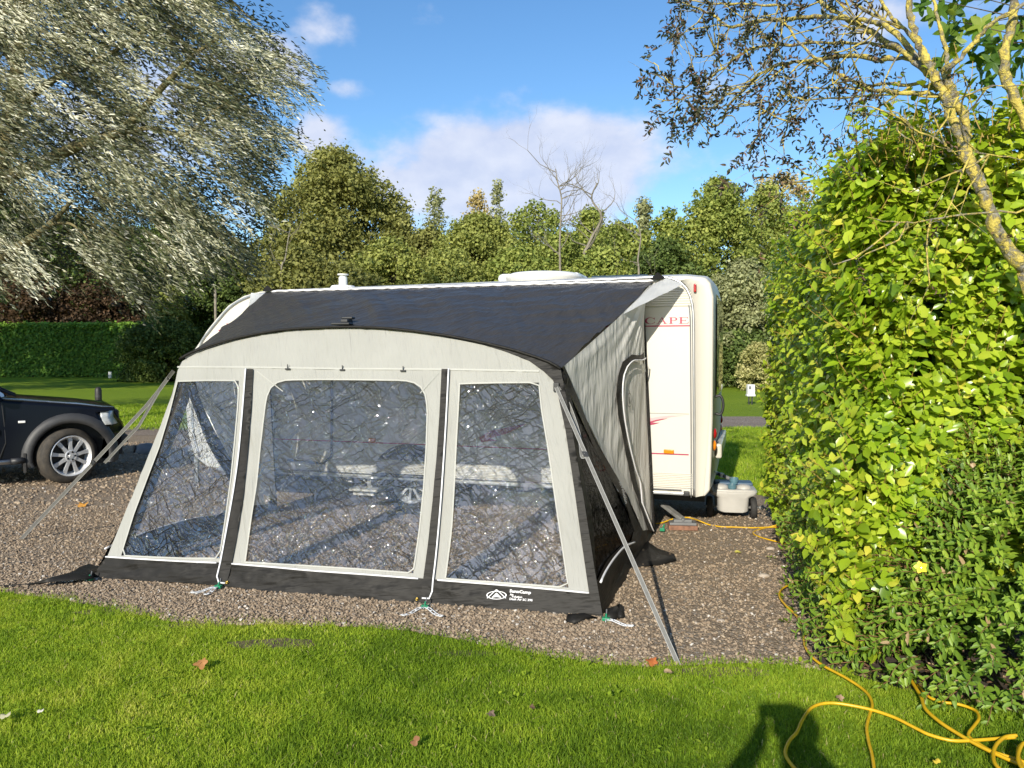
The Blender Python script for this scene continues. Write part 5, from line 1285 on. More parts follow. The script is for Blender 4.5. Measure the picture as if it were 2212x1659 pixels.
tree('low bright green bushy tree above the caravan flue', 390, 238, 42, 110, 'bright', 'dome', .03, .28, 70, .22, 1.6)
tree('low yellow olive bush tree between willow and caravan flue', 300, 246, 40, 110, 'olive', 'dome', .03, .28, 70, .22, 1.6)
tree('green tree mass behind the roof lights of the caravan', 560, 232, 44, 130, 'mid', 'dome', .03, .28, 90, .2, 1.6)
tree('broad low green tree behind the pale bare trunk', 620, 222, 48, 110, 'mid', 'dome', .03, .30, 80, .2, 1.5)
tree('narrow blue green tree between bare tree and round tree', 643, 198, 54, 40, 'grey', 'cone', .1, .30, 44, .3, 1.5)
tree('big round grey green tree left of the sunny hedge', 716, 178, 46, 130, 'mid', 'dome', .03, .30, 110, .2, 1.7)
tree('tan tipped thin tree rising behind the big round tree', 778, 170, 54, 70, 'tan', 'round', .3, .28, 50, .2, 1.0)
tree('greyer bushy tree low in front of the big round tree', 742, 262, 38, 110, 'grey', 'dome', .02, .26, 90, .2, 1.8)
tree('dark bushy tree directly above the rear of the caravan', 664, 238, 44, 100, 'dark', 'dome', .02, .28, 70, .22, 1.7)
tree('dull green tree showing above the top of the sunny hedge', 905, 118, 26, 130, 'grey', 'dome', .05, .2, 110, .18, 1.3)
tree('small grey green tree at the left of the hedge top', 862, 138, 30, 50, 'grey', 'dome', .1, .2, 50, .24, 1.2)
# dark undergrowth beyond the lawn
tree('dark ivy clad thicket behind the far lawn', 740, 330, 37, 130, 'dark', 'dome', .02, .22, 60, .24, 2.0, name='thicket', cat='bush', group='bushes beyond the lawn', trunk=False)
tree('dark thicket hidden behind the middle of the caravan', 560, 310, 36, 260, 'dark', 'dome', .02, .26, 60, .2, 1.6, name='thicket', cat='bush', group='bushes beyond the lawn', trunk=False)
tree('cream variegated bush behind the white hook up box', 757, 341, 33, 44, 'cream', 'dome', .02, .13, 60, .26, 2.0, name='variegated_bush', cat='bush', group='bushes beyond the lawn', trunk=False)
tree('yellow green conifer like bush right of the clipped hedge', 170, 285, 44, 66, 'bright', 'cone', .02, .24, 60, .26, 1.8, name='conifer', cat='bush', group='bushes beyond the lawn')
tree('dark evergreen bush between clipped hedge and caravan front', 162, 318, 43, 80, 'dark', 'dome', .02, .22, 60, .26, 2.0, name='evergreen_bush', cat='bush', group='bushes beyond the lawn')
tree('reddish brown leaved tree behind the clipped hedge at far left', 40, 262, 55, 120, 'brown', 'dome', .03, .3, 70, .22, 1.7)
tree('dark brown shaded tree behind the middle of the clipped hedge', 100, 275, 57, 110, 'brown', 'dome', .03, .3, 60, .24, 1.7)
tree('deep green shaded tree under the right side of the willow', 215, 262, 48, 90, 'dark', 'dome', .03, .28, 70, .24, 1.8)
tree('dark green wide tree filling the gap under the willow', 130, 225, 62, 170, 'dark', 'dome', .03, .34, 80, .2, 1.7)
tree('dark tree at far left behind the willow stem', 10, 200, 64, 150, 'dark', 'dome', .03, .34, 80, .2, 1.7)
tree('green tree behind the front corner of the caravan', 232, 255, 52, 70, 'mid', 'dome', .03, .3, 60, .24, 1.7)
tree('dark green tree behind the willow near its hanging tips', 75, 215, 58, 130, 'dark', 'dome', .03, .34, 80, .2, 1.7)
tree('mid green tree behind the middle of the willow', 180, 200, 66, 160, 'dark', 'dome', .03, .36, 80, .2, 1.7)
tree('low olive thicket filling the foot of the tallest rounded tree', 345, 262, 40, 120, 'olive', 'dome', .03, .28, 60, .22, 1.7)
tree('low bright thicket just above the middle of the caravan roof', 450, 250, 41, 120, 'bright', 'dome', .03, .28, 70, .22, 1.7)
tree('low mid green thicket above the roof lights', 520, 246, 42, 110, 'mid', 'dome', .03, .28, 70, .22, 1.7)
tree('low mid green thicket between the bare trunks', 600, 250, 40, 110, 'mid', 'dome', .03, .28, 70, .22, 1.7)
for X_, Y_, Hh, lb in ((-34.5, 33, 12.5, 'broad tree out of frame whose shade lies on the clipped hedge'), (-24.5, 29, 11.5, 'leafy tree out of frame casting shade bands on the far lawn')):
    u_, v_ = proj((X_, Y_, Hh)); tree(lb, u_, v_, Y_, 300, 'dark', 'round', .25, .5, 60, .22, 1.1, group='trees out of frame at the left')
tree('wide rounded green tree between the big round tree and the hedge', 765, 184, 48, 90, 'mid', 'dome', .03, .30, 90, .2, 1.7)
tree('rounded dull green tree behind the rear end of the caravan', 668, 208, 50, 70, 'mid', 'dome', .03, .30, 70, .22, 1.7)
tree('rounded olive tree filling the dip right of the tallest tree', 430, 226, 49, 80, 'olive', 'dome', .03, .30, 70, .22, 1.7)
tree('rounded green tree behind the pale dead trunk', 590, 208, 52, 80, 'mid', 'dome', .03, .30, 70, .22, 1.7)
# bare trees
def bare(label, path, Y, r0, nside):
    P = np.array([W(*D(x, y), Y) for x, y in path]); base = np.array([P[0][0], Y, 0])
    o = thing('bare_tree', label, 'tree', base, TG); mb = MB(); P = np.vstack([base, P]); Q = cr(P, 4)
    mb.tube(Q, np.linspace(r0, r0*.3, len(Q)), 7)
    for k in range(nside):
        i = rng.integers(int(len(Q)*.25), len(Q)-1); a = rng.uniform(0, 2*PI); sg = rng.choice([-1, 1])
        grow(mb, Q[i], [sg*rng.uniform(.5, 1), rng.normal(0, .4), rng.uniform(.1, .9)], rng.uniform(.9, 2.0), r0*.32, 3, .5, .25, (2, 3), None, 4, 4, .3, .68)
    mb.build('trunk', M['bark_pale'], o, smooth=True); return o
bare('tall bare dead tree with twisting pale twigs against the cloud', [(1210, 590), (1209, 540), (1211, 480), (1213, 430), (1205, 395), (1200, 365)], 41, .075, 22)
bare('thinner leaning bare tree right of the dead tree', [(1255, 590), (1275, 520), (1300, 470), (1278, 430), (1290, 395)], 42, .11, 9)
bare('slender grey bare trunk in front of the rounded green tree', [(1380, 600), (1378, 560), (1384, 510), (1372, 470)], 40, .07, 7)
bare('pale leaning dead stem among the olive bushes left of the flue', [(607, 600), (616, 560), (622, 520), (628, 490)], 38, .06, 6)
# utility pole behind the caravan front
p = np.array([W(*D(465, 640), 40)[0], 40, 0]); up_ = thing('timber_pole', 'thin grey pole standing behind the front of the caravan', 'pole', p)
mb = MB(); mb.tube([p, p+ZZ*W(*D(465, 626), 40)[2]], .07, 8); mb.build('post', M['bark_pale'], up_, smooth=True)
# clipped hedge at the far left
hx0, hx1, hy, hh = -40.0, -14.2, 50.0, 3.35
hd = thing('clipped_hedge', 'long clipped dark green hedge with a flat top tinted bright as if sunlit', 'hedge', (-27, hy, 0))
n_ = 30000
P1 = np.stack([rng.uniform(hx0, hx1, n_), hy+np.abs(rng.normal(0, .25, n_))+.1*np.array([mnoise.noise((i*.37, 0, 0)) for i in range(n_)]), rng.uniform(.05, hh, n_)], 1); P1[:, 1] += .25*np.sin(P1[:, 0]*1.3)*.3
P2 = np.stack([rng.uniform(hx0, hx1, 22000), rng.uniform(hy, hy+3, 22000), hh+rng.normal(0, .10, 22000)], 1)
P = np.concatenate([P1, P2]); Nn = nz(np.concatenate([np.tile([0, -.9, .3], (len(P1), 1)), np.tile([0, -.2, 1], (len(P2), 1))])+rand_dirs(len(P))*.55)
Dr = nz(np.cross(Nn, rand_dirs(len(P))))
leaves('foliage', P, Dr, Nn, rng.uniform(.12, .3, len(P)), rng.uniform(.10, .2, len(P)), DIA, DIAF, M['lf_hedge'], hd, np.clip(np.concatenate([rng.normal(.35, .2, len(P1)), rng.normal(.85, .15, len(P2))]), 0, 1), smooth=False)  # top leaves get a paler tint than the face, painting sunlight there
mb = MB(); mb.box([(hx0+hx1)/2, hy+1.8, hh/2-.1], RT, [0, 1, 0], ZZ, (hx1-hx0)/2-.2, 1.4, hh/2-.1); mb.build('twigs', M['bark'], hd)

# ---------------------------------------------------------------- willow
wb = np.array([W(-30, 300, 15.5)[0]-.3, 15.5, 0])
wl = thing('willow_tree', 'large silvery willow tree leaning over the parked car at upper left', 'tree', wb)
mb = MB()
def limb(pts, Ys, r0, r1, f=zA): 
    P = cr([W(*f(x, y), Y) for (x, y), Y in zip(pts, Ys)], 6); mb.tube(P, np.linspace(r0, r1, len(P)), 8); return P
t0 = W(*zA(0, 1000), 15.5)
tr = cr([wb, wb+np.array([.1, 0, 2]), t0, W(*zA(60, 700), 15.5), W(*zA(100, 420), 15.4), W(*zA(120, 200), 15.3), W(*zA(150, -100), 15.2), W(*zA(220, -500), 15)], 6)
mb.tube(tr, np.linspace(.21, .06, len(tr)), 10)
limbs = [limb([(0, 1070), (280, 950), (480, 860), (680, 800), (800, 700), (1000, 480), (1160, 320), (1300, 230)], [15.4, 15, 14.6, 14.3, 14.1, 14, 14, 14], .13, .02),
    limb([(-60, 1560), (20, 1525), (150, 1440), (300, 1330), (420, 1200)], [15.4, 15, 14.4, 14, 13.8], .13, .03), limb([(60, 800), (200, 560), (420, 420), (650, 320), (900, 150)], [15.5, 15.3, 15, 15, 15], .09, .02),
    limb([(110, 420), (40, 300), (20, 120), (60, -100)], [15.4, 15.6, 15.8, 16], .09, .03), limb([(700, 800), (900, 760), (1100, 800), (1300, 640), (1500, 560)], [14.3, 14.1, 14, 14, 14.2], .05, .012),
    limb([(300, 1330), (420, 1330), (520, 1420), (560, 1560)], [14, 13.7, 13.6, 13.6], .03, .01), limb([(400, 200), (700, 60), (1000, -60), (1300, -40), (1500, 120)], [15, 15.2, 15.4, 15.4, 15.2], .07, .015),
    limb([(1000, 480), (1200, 520), (1450, 420), (1650, 400), (1750, 330)], [14, 14.2, 14.4, 14.5, 14.6], .035, .008)]
mb.build('trunk', M['bark_olive'], wl, smooth=True)
wpoly = [D(*q) for q in [(-420, -560), (100, -620), (420, -420), (545, -120), (535, 0), (570, 55), (545, 90), (585, 105), (600, 70), (590, 130), (640, 112), (672, 120), (650, 160), (668, 205), (640, 250), (650, 280), (618, 310), (590, 345), (560, 400), (575, 470), (560, 540), (520, 580), (470, 560), (430, 590), (400, 640), (330, 610), (280, 650), (240, 600), (180, 570), (110, 600), (0, 610), (-420, 640)]]
pp = np.array(wpoly)
S_ = np.stack([rng.uniform(pp[:, 0].min(), pp[:, 0].max(), 20000), rng.uniform(pp[:, 1].min(), pp[:, 1].max(), 20000)], 1)
S_ = S_[inside(S_, pp)]
gap = np.array([mnoise.noise((a*.022, b*.022, 5))+.5*mnoise.noise((a*.06, b*.06, 2)) for a, b in S_])
lowm = (S_[:, 1] > 215)
S_ = S_[(gap > -.12-.14*(S_[:, 0] < 210))&~(lowm & (gap < .06))]
S_ = S_[:8200]
Pl, Dl, Tl, TW = [], [], [], MB()
wind = nz(np.array([1.0, .15, -.45]))
for i, (u, v) in enumerate(S_):
    dome = math.sqrt(max(.05, 1-((u-60)/300)**2)) if u > 60 else 1
    Y = 15.0+rng.uniform(-2.6, 2.4)*dome
    p = W(u, v, Y); L = rng.uniform(.5, 1.15); dr = nz(wind+rng.normal(0, .22, 3)+np.array([0, 0, -.55 if v > 170 else -.1])*rng.random())
    k = 24; sag = rng.uniform(.05, .3)
    ts = np.linspace(0, 1, k); P = p+dr*(ts*L-L*.5)[:, None]-ZZ*(sag*ts**2)[:, None]
    if i % 3 == 0: TW.tube(P[::6], [.008, .006, .004, .003], 3, cap=False)
    Pl.append(P+rng.normal(0, .015, P.shape)); Dl.append(nz(dr*.9+wind*.5+rng.normal(0, .36, (k, 3)))); 
    base_t = np.clip(.47+1.35*mnoise.noise((u*.019, v*.026, 3))+.25*mnoise.noise((u*.06, v*.08, 6))-.16*max(0, (u-200)/110)*(v > 90)+rng.normal(0, .10), .04, .95)  # clump tint: silver undersides, with shade painted into dark clumps and the lower right
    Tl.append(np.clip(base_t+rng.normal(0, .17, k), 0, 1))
P, Dd, T = map(np.concatenate, (Pl, Dl, Tl))
Nn = nz(np.array([-.15, -.75, .45])+rand_dirs(len(P))*.95)
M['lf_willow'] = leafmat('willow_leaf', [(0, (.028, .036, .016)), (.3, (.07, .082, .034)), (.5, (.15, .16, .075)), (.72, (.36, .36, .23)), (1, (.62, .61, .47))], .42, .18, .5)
WLF = [(0, 0, 0), (.3, -.5, .02), (.3, .5, .02), (.72, -.38, -.01), (.72, .38, -.01), (1, 0, -.05)]; WLFF = [(0, 1, 2, 2), ]
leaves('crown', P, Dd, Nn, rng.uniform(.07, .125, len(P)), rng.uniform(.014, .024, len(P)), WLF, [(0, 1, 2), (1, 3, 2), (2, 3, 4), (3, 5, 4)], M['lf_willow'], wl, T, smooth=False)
TW.build('twigs', M['bark_olive'], wl)
B_ = np.stack([rng.uniform(pp[:, 0].min(), pp[:, 0].max(), 9000), rng.uniform(pp[:, 1].min(), pp[:, 1].max(), 9000)], 1); B_ = B_[inside(B_, pp) & (B_[:, 0] < 285)]
gb = np.array([mnoise.noise((a*.016, b*.02, 11)) for a, b in B_]); B_ = B_[gb > -.12][:2600]
Pb = np.concatenate([W(u, v, rng.uniform(16.6, 18.6))+rng.normal(0, .28, (34, 3)) for u, v in B_]); Nb = rand_dirs(len(Pb))
leaves('inner_crown', Pb, nz(wind+rng.normal(0, .6, Pb.shape)), Nb, rng.uniform(.09, .16, len(Pb)), rng.uniform(.025, .045, len(Pb)), WLF, [(0, 1, 2), (1, 3, 2), (2, 3, 4), (3, 5, 4)], M['lf_willow'], wl, np.clip(rng.normal(.2, .12, len(Pb)), 0, 1), smooth=False)  # back leaves tinted dark to paint the shade inside the crown
for base_u, base_v, l_ in ((150, 262, 1.6), (154, 262, 1.3), (172, 255, 1.5), (190, 250, 1.2), (146, 270, 1.0)):
    pass

# ---------------------------------------------------------------- broad leaved hedge at the right
def xf(y): return 1.72+(y-4.0)*.245
hg = thing('broadleaf_hedge', 'tall sunlit lime green hedge of glossy round leaves at right', 'hedge', (3.2, 5.6, 0))
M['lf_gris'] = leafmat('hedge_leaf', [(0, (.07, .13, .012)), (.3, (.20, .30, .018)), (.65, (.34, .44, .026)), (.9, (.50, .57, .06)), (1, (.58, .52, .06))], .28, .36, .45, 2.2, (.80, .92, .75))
M['stem_y'] = simple('yellow_stem', (.36, .25, .06), .6, vary=.2, scale=12)
stems = MB(); PL, DL, NL, TL, SL = [], [], [], [], []
def shoot(p, out, L, k, sz, tmean, stem=True, wide=.66):
    d = nz(out*.75+ZZ*.55+rng.normal(0, .3, 3)); Q = [p]; dd = d
    for i in range(5): dd = nz(dd+ZZ*.08+rng.normal(0, .07, 3)); Q.append(Q[-1]+dd*L/5)
    Q = np.array(Q)
    if stem: stems.tube(Q, np.linspace(.0035, .0015, 6), 4, cap=False)
    a0 = rng.uniform(0, 2*PI); e1 = nz(np.cross(d, ZZ+.01)); e2 = np.cross(d, e1)
    for j in range(k):
        t = (j+.6)/k*5; i = min(4, int(t)); x = Q[i]+(Q[i+1]-Q[i])*(t-i); a = a0+j*2.4
        rad = e1*math.cos(a)+e2*math.sin(a)
        ld = nz(rad+d*.45+rng.normal(0, .2, 3)); nn = nz(d*.8-rad*.3+ZZ*.35+out*.45+np.array([-.15, -.3, .1])+rng.normal(0, .26, 3))
        PL.append(x); DL.append(ld); NL.append(nn); TL.append(np.clip(rng.normal(tmean, .21), 0, .97)); SL.append(sz*(.6+.55*math.sin(PI*min(1, (j+1.2)/(k+.6))))*rng.uniform(.55, 1.3))
ZT = 2.56
def hedge_top(y): return ZT+.10*math.sin(y*2.3)+.06*math.sin(y*6.1)-.10*max(0, y-5)
for i in range(3300):              # long face along the pitch
    y = 3.75+(7.55-3.75)*rng.random()**1.15; z = .12+(hedge_top(y)-.12)*rng.random()
    x = xf(y)+.07*mnoise.noise((y*1.6, z*1.6, 3))*2+.02+.12*max(0, z-2.4)+.10*max(0, .5-z)
    out = nz(np.array([-1, -.25, .1])); dep = abs(rng.normal(0, .13))
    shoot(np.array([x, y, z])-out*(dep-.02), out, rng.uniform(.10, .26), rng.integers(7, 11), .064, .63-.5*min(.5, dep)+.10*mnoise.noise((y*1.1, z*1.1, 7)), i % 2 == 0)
for i in range(2400):             # near face
    x = xf(3.9)+.1+rng.random()*2.0; z = .5+(2.55+.3*(x-1.9)+.12*mnoise.noise((x*2.5, 0, 4))-.5)*rng.random(); y = 3.92+.08*mnoise.noise((x*1.6, z*1.6, 9))*2-.10*max(0, min(1, (x-2)))
    out = nz(np.array([-.25, -1, .1])); dep = abs(rng.normal(0, .12))
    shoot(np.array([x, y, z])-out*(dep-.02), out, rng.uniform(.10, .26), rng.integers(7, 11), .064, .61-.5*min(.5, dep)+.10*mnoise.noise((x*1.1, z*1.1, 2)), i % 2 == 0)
for i in range(700):             # top
    y = rng.uniform(3.7, 7.5); x = xf(y)+.05+abs(rng.normal(0, .7)); z = hedge_top(y)+.06*mnoise.noise((x*2, y*2, 1))+.28*min(1.2, x-xf(y))
    tall = rng.random() < .16
    shoot(np.array([x, y, z-.05]), nz(np.array([-.2, -.2, 1.0])), rng.uniform(.3, .55) if tall else rng.uniform(.1, .25), 13 if tall else 9, .058, .52)
for i in range(450):              # far end
    x = xf(7.5)+rng.random()*1.2; z = .1+2.5*rng.random(); out = np.array([-.6, .5, .1]); shoot(np.array([x, 7.55+.05*rng.normal(), z]), nz(out), rng.uniform(.1, .25), 8, .06, .5, False)
P = np.array(PL); Nn = np.array(NL); T = np.array(TL); sz = np.array(SL)
T[rng.random(len(T)) < .006] = 1
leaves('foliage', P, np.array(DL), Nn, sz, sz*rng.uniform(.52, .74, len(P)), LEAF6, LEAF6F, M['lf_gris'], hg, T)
stems.build('stems', M['stem_y'], hg)
# inner dark branches fill the hedge
mb = MB(); ins = MB()
for i in range(420):
    y = rng.uniform(4.5, 7.2); x = xf(y)+rng.uniform(.4, 1.2); p = np.array([x, y, rng.uniform(0, .4)]); d = nz(np.array([rng.normal(-.15, .3), rng.normal(0, .3), 1]))
    d[0] = abs(d[0])*.4; d[1] *= .4; mb.tube([p, p+d*.7, p+d*1.4+rng.normal(0, .06, 3), p+d*2.2+rng.normal(0, .08, 3)], [.014, .011, .008, .004], 4, cap=False)
mb.build('branches', M['bark'], hg)
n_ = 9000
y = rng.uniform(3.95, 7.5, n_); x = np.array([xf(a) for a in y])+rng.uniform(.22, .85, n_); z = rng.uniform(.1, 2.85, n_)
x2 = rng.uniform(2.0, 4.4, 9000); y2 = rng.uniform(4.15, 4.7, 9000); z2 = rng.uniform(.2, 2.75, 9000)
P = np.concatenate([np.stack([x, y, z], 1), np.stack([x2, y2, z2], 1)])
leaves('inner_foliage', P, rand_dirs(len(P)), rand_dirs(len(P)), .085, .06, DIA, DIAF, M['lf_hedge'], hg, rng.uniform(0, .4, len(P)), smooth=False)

# ---------------------------------------------------------------- low shrub with narrow leaves and a yellow flower
hy_ = thing('low_shrub', 'low shrub of narrow dark green leaves with one yellow flower, lower right', 'shrub', (2.4, 3.8, 0))
M['lf_hyp'] = leafmat('shrub_leaf', [(0, (.06, .12, .018)), (.4, (.15, .255, .028)), (.75, (.28, .39, .04)), (.95, (.40, .45, .08)), (1, (.42, .30, .16))], .45, .3, .4)
stems = MB(); PL, DL, NL, TL, SL = [], [], [], [], []
def hshoot(p, d, L, k, sz, tm):
    Q = [p]; dd = nz(d)
    for i in range(5): dd = nz(dd-ZZ*.10+rng.normal(0, .06, 3)); Q.append(Q[-1]+dd*L/5)
    Q = np.array(Q); stems.tube(Q, np.linspace(.003, .0012, 6), 4, cap=False)
    for j in range(k):
        t = (j+.5)/k*5; i = min(4, int(t)); x = Q[i]+(Q[i+1]-Q[i])*(t-i); T_ = nz(Q[i+1]-Q[i]); e1 = nz(np.cross(T_, ZZ+.01)); e2 = np.cross(T_, e1)
        a = (j % 2)*PI/2+.35
        for sg in (0, PI):
            rad = e1*math.cos(a+sg)+e2*math.sin(a+sg); ld = nz(rad+T_*.75+rng.normal(0, .12, 3))
            PL.append(x); DL.append(ld); NL.append(nz(T_*.7-rad*.3+ZZ*.6+rng.normal(0, .2, 3))); TL.append(np.clip(rng.normal(tm+.12*(j/k-.5), .13), 0, .96)); SL.append(sz*rng.uniform(.75, 1.15)*(1 if j < k-2 else .8))
for i in range(1350):
    a = rng.uniform(PI*.62, 2*PI*.93); el_ = rng.uniform(0, 1)**.8*1.35; rr = .90+.10*rng.random()
    c_, s_ = math.cos(a), math.sin(a)
    wob_ = 1+.16*mnoise.noise((a*2.2, el_*2.4, 3))
    p = np.array([2.72+1.02*rr*c_*math.cos(el_)*wob_, 3.93+.68*rr*s_*math.cos(el_)*wob_, .04+1.28*rr*math.sin(el_)*wob_])
    out = nz(np.array([c_*math.cos(el_), s_*math.cos(el_), .5*math.sin(el_)+.25]))
    if rng.random() < .12: p = p-out*.15
    hshoot(p-out*.16, out, rng.uniform(.16, .30), rng.integers(5, 8), .060, .46+.22*mnoise.noise((p[0]*2.4, p[2]*2.4, p[1]*2)))
for i in range(260):     # straggling shoots along the foot of the hedge
    y = rng.uniform(4.0, 5.3); p = np.array([xf(y)+rng.uniform(0, .12), y, rng.uniform(.05, .85)*(1 if y < 5 else .6)]); hshoot(p, nz(np.array([-1, -.5, .4])+rng.normal(0, .3, 3)), rng.uniform(.15, .3), 6, .055, .40)
T = np.array(TL); T[rng.random(len(T)) < .02] = 1; sz = np.array(SL)
leaves('foliage', np.array(PL), np.array(DL), np.array(NL), sz, sz*rng.uniform(.32, .44, len(sz)), LEAF6, LEAF6F, M['lf_hyp'], hy_, T)
stems.build('stems', simple('reddish_stem', (.22, .11, .05), .7, vary=.2), hy_)
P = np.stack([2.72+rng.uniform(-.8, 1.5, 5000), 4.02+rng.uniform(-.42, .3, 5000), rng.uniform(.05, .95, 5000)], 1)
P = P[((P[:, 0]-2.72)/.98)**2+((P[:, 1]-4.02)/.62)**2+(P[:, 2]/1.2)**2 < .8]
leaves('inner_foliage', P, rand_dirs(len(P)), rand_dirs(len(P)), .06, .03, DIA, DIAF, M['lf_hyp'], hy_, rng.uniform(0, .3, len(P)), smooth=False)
def flower(uv, Y, r_, parent):
    c = W(*uv, Y); n0 = nz(CAM-c+np.array([-.3, 0, .6])); e1 = nz(np.cross(n0, ZZ)); e2 = np.cross(n0, e1); m_ = M.setdefault('petal', simple('yellow_petal', (.80, .58, .02), .5, vary=.08))
    ang = np.arange(5)*2*PI/5; d = np.array([e1*math.cos(a)+e2*math.sin(a) for a in ang])
    o = leaves('flower', np.tile(c, (5, 1)), nz(d+n0*.35), np.tile(n0, (5, 1)), r_, r_*.85, LEAF6, LEAF6F, m_, parent, np.full(5, .5))
    mb = MB(); mb.lathe(c, n0, [(0, r_*.2), (r_*.18, r_*.15), (r_*.2, 0)], 8); mb.build('flower_centre', M['amber'], parent)
flower(zg(1500, 380), 3.36, .03, hy_)
# weeds at the foot of the hedge
wd = thing('ground_weeds', 'broad leaved weeds and dry grass at the foot of the hedge by the cable', 'weeds', G(*zg(680, 700)))
Ps, Ds, Ss = [], [], []
for uv, k, s_ in ((zg(640, 590), 5, .05), (zg(720, 670), 6, .075), (zg(660, 750), 6, .06), (zg(800, 820), 3, .05), (zg(545, 335), 8, .03), (zg(730, 1015), 6, .05), (zg(1000, 1085), 6, .05), (zg(640, 500), 5, .045)):
    c = G(*uv)
    for j in range(k): a = rng.uniform(0, 2*PI); Ps.append(c+np.array([.02*math.cos(a), .02*math.sin(a), .02])); Ds.append([math.cos(a), math.sin(a), rng.uniform(.1, .7)]); Ss.append(s_*rng.uniform(.7, 1.2))
Ss = np.array(Ss); leaves('foliage', Ps, np.array(Ds), np.tile([0, 0, 1.], (len(Ps), 1)), Ss, Ss*.55, LEAF6, LEAF6F, M['lf_gris'], wd, rng.uniform(.2, .6, len(Ps)))
# litter under the shrub
P = np.stack([rng.uniform(1.55, 3.2, 700), rng.uniform(3.2, 4.1, 700), rng.uniform(.014, .03, 700)], 1); P = P[inside(P[:, :2], [(1.6, 4.05), (1.78, 3.78), (2.05, 3.52), (2.5, 3.32), (3.2, 3.1), (3.2, 4.2), (1.7, 4.2)])]
M['litter'] = leafmat('dry_leaf', [(0, (.07, .04, .022)), (.6, (.20, .115, .06)), (1, (.42, .30, .18))], .8, .1)
leaves('leaf_litter', P, rand_dirs(len(P), -.1, .4), ZZ+rand_dirs(len(P))*.5, rng.uniform(.02, .05, len(P)), rng.uniform(.012, .025, len(P)), LEAF6, LEAF6F, M['litter'], kind='stuff')
# white scrap caught on the hedge
c = W(*D(1720, 699), 6.0); sc_ = thing('white_scrap', 'small white paper scrap caught on the sunlit hedge', 'scrap', c)
mb = MB(); mb.add([c+np.array([-.035, -.02, -.02]), c+np.array([.03, -.03, -.035]), c+np.array([.04, 0, .02]), c+np.array([.0, -.04, .055]), c+np.array([-.03, 0, .025])], [(0, 1, 3), (1, 2, 3), (0, 3, 4)]); mb.build('paper', M['white_paint'], sc_)

# ---------------------------------------------------------------- lichen covered tree rising through the hedge
rw = thing('lichen_tree', 'tree with yellow lichen on pale branches and sparse dark leaves at upper right', 'tree', (2.85, 3.78, 0))
mb = MB(); BR = []
def br(pts, Ys, r0, r1, f=z3):
    Ys = np.interp(np.linspace(0, 1, len(pts)), np.linspace(0, 1, len(Ys)), Ys)
    deep = lambda x, Y: Y+max(0, (f(x, 0)[0]-905)*-.0105)
    P = cr([W(*f(x, y), deep(x, Y)) for (x, y), Y in zip(pts, Ys)], 6); P = P+rng.normal(0, .004, P.shape)
    mb.tube(P, np.linspace(r0, r1, len(P))*(1+.12*rng.normal(0, 1, len(P)))*(P[:, 1]/3.9)*.66, 8); BR.append(P); return P
base = cr([np.array([2.85, 3.78, 0]), np.array([2.80, 3.72, 1.0]), W(*z3(2210, 1540), 3.62)], 6); mb.tube(base, np.linspace(.05, .033, len(base)), 8)
br([(2210, 1540), (2060, 1320), (1990, 1120), (1900, 930), (1840, 750), (1780, 600), (1720, 470), (1650, 330), (1600, 220), (1560, 60), (1540, -120)], [3.62, 3.62, 3.7], .050, .022)
br([(1985, 1110), (1950, 1000), (1890, 870), (1885, 700), (1820, 560), (1770, 440), (1760, 400)], [3.66, 3.6], .034, .026)
br([(1760, 400), (1800, 380), (1920, 250), (2050, 120), (2230, 10)], [3.6, 3.4], .026, .014)
br([(1760, 400), (1770, 300), (1720, 130), (1690, -40)], [3.6, 3.7], .018, .01)
br([(2260, 760), (2120, 480), (2100, 330), (2140, 150), (2160, -80)], [3.45, 3.5], .040, .03)
br([(1720, 470), (1560, 320), (1330, 180), (1190, 100), (1080, 30), (980, -60)], [3.7, 4.0], .026, .012)
br([(1690, 430), (1450, 160), (1330, 122), (1100, 100), (880, 105), (700, 120), (540, 150), (430, 80), (240, 0), (120, -60)], [3.7, 4.1], .022, .005)
br([(1640, 340), (1400, 330), (1200, 318), (1000, 345), (820, 370), (700, 430), (620, 510), (540, 590), (500, 680), (440, 722), (340, 640)], [3.75, 3.9], .020, .004)
br([(1745, 545), (1500, 520), (1350, 510), (1200, 440), (1100, 380), (950, 260), (850, 120), (800, 0)], [3.7, 3.5], .018, .005)
br([(1640, 335), (1480, 285), (1330, 250), (1000, 245), (700, 270), (600, 310), (500, 390), (380, 460), (250, 495), (180, 450), (120, 370), (60, 340)], [3.9, 3.8], .014, .003)
br([(620, 510), (500, 490), (400, 530), (280, 560), (120, 560), (40, 470)], [3.85, 3.8], .008, .002)
br([(1728, 515), (1620, 482), (1400, 480), (1250, 490), (1100, 450)], [3.75, 3.95], .018, .006)
br([(1755, 548), (1400, 540), (1000, 566), (860, 545), (760, 540), (700, 585)], [3.65, 3.4], .009, .003)
br([(1600, 230), (1480, 120), (1400, 20), (1360, -60)], [3.75, 3.9], .016, .009)
br([(1500, 160), (1300, 60), (1200, -20)], [3.8, 3.9], .014, .008)
br([(1000, 566), (930, 640), (880, 700), (855, 745)], [3.5, 3.45], .005, .002)
br([(540, 150), (480, 250), (440, 310), (330, 320), (250, 250)], [4.05, 4.0], .006, .002)
br([(1900, 935), (1700, 790), (1450, 680), (1300, 640)], [3.66, 3.3], .009, .003); br([(2240, 910), (1900, 860), (1650, 830)], [3.4, 3.3], .007, .003)
br([(2230, 1190), (1800, 1225), (1500, 1270), (1250, 1200), (1080, 1090), (1015, 1000)], [3.3, 3.5], .008, .002); br([(2240, 480), (2000, 500), (1750, 590)], [3.3, 3.3], .006, .003)
br([(860, 30), (600, 25), (400, 20), (250, -20)], [4.1, 4.1], .01, .004)
tips = []
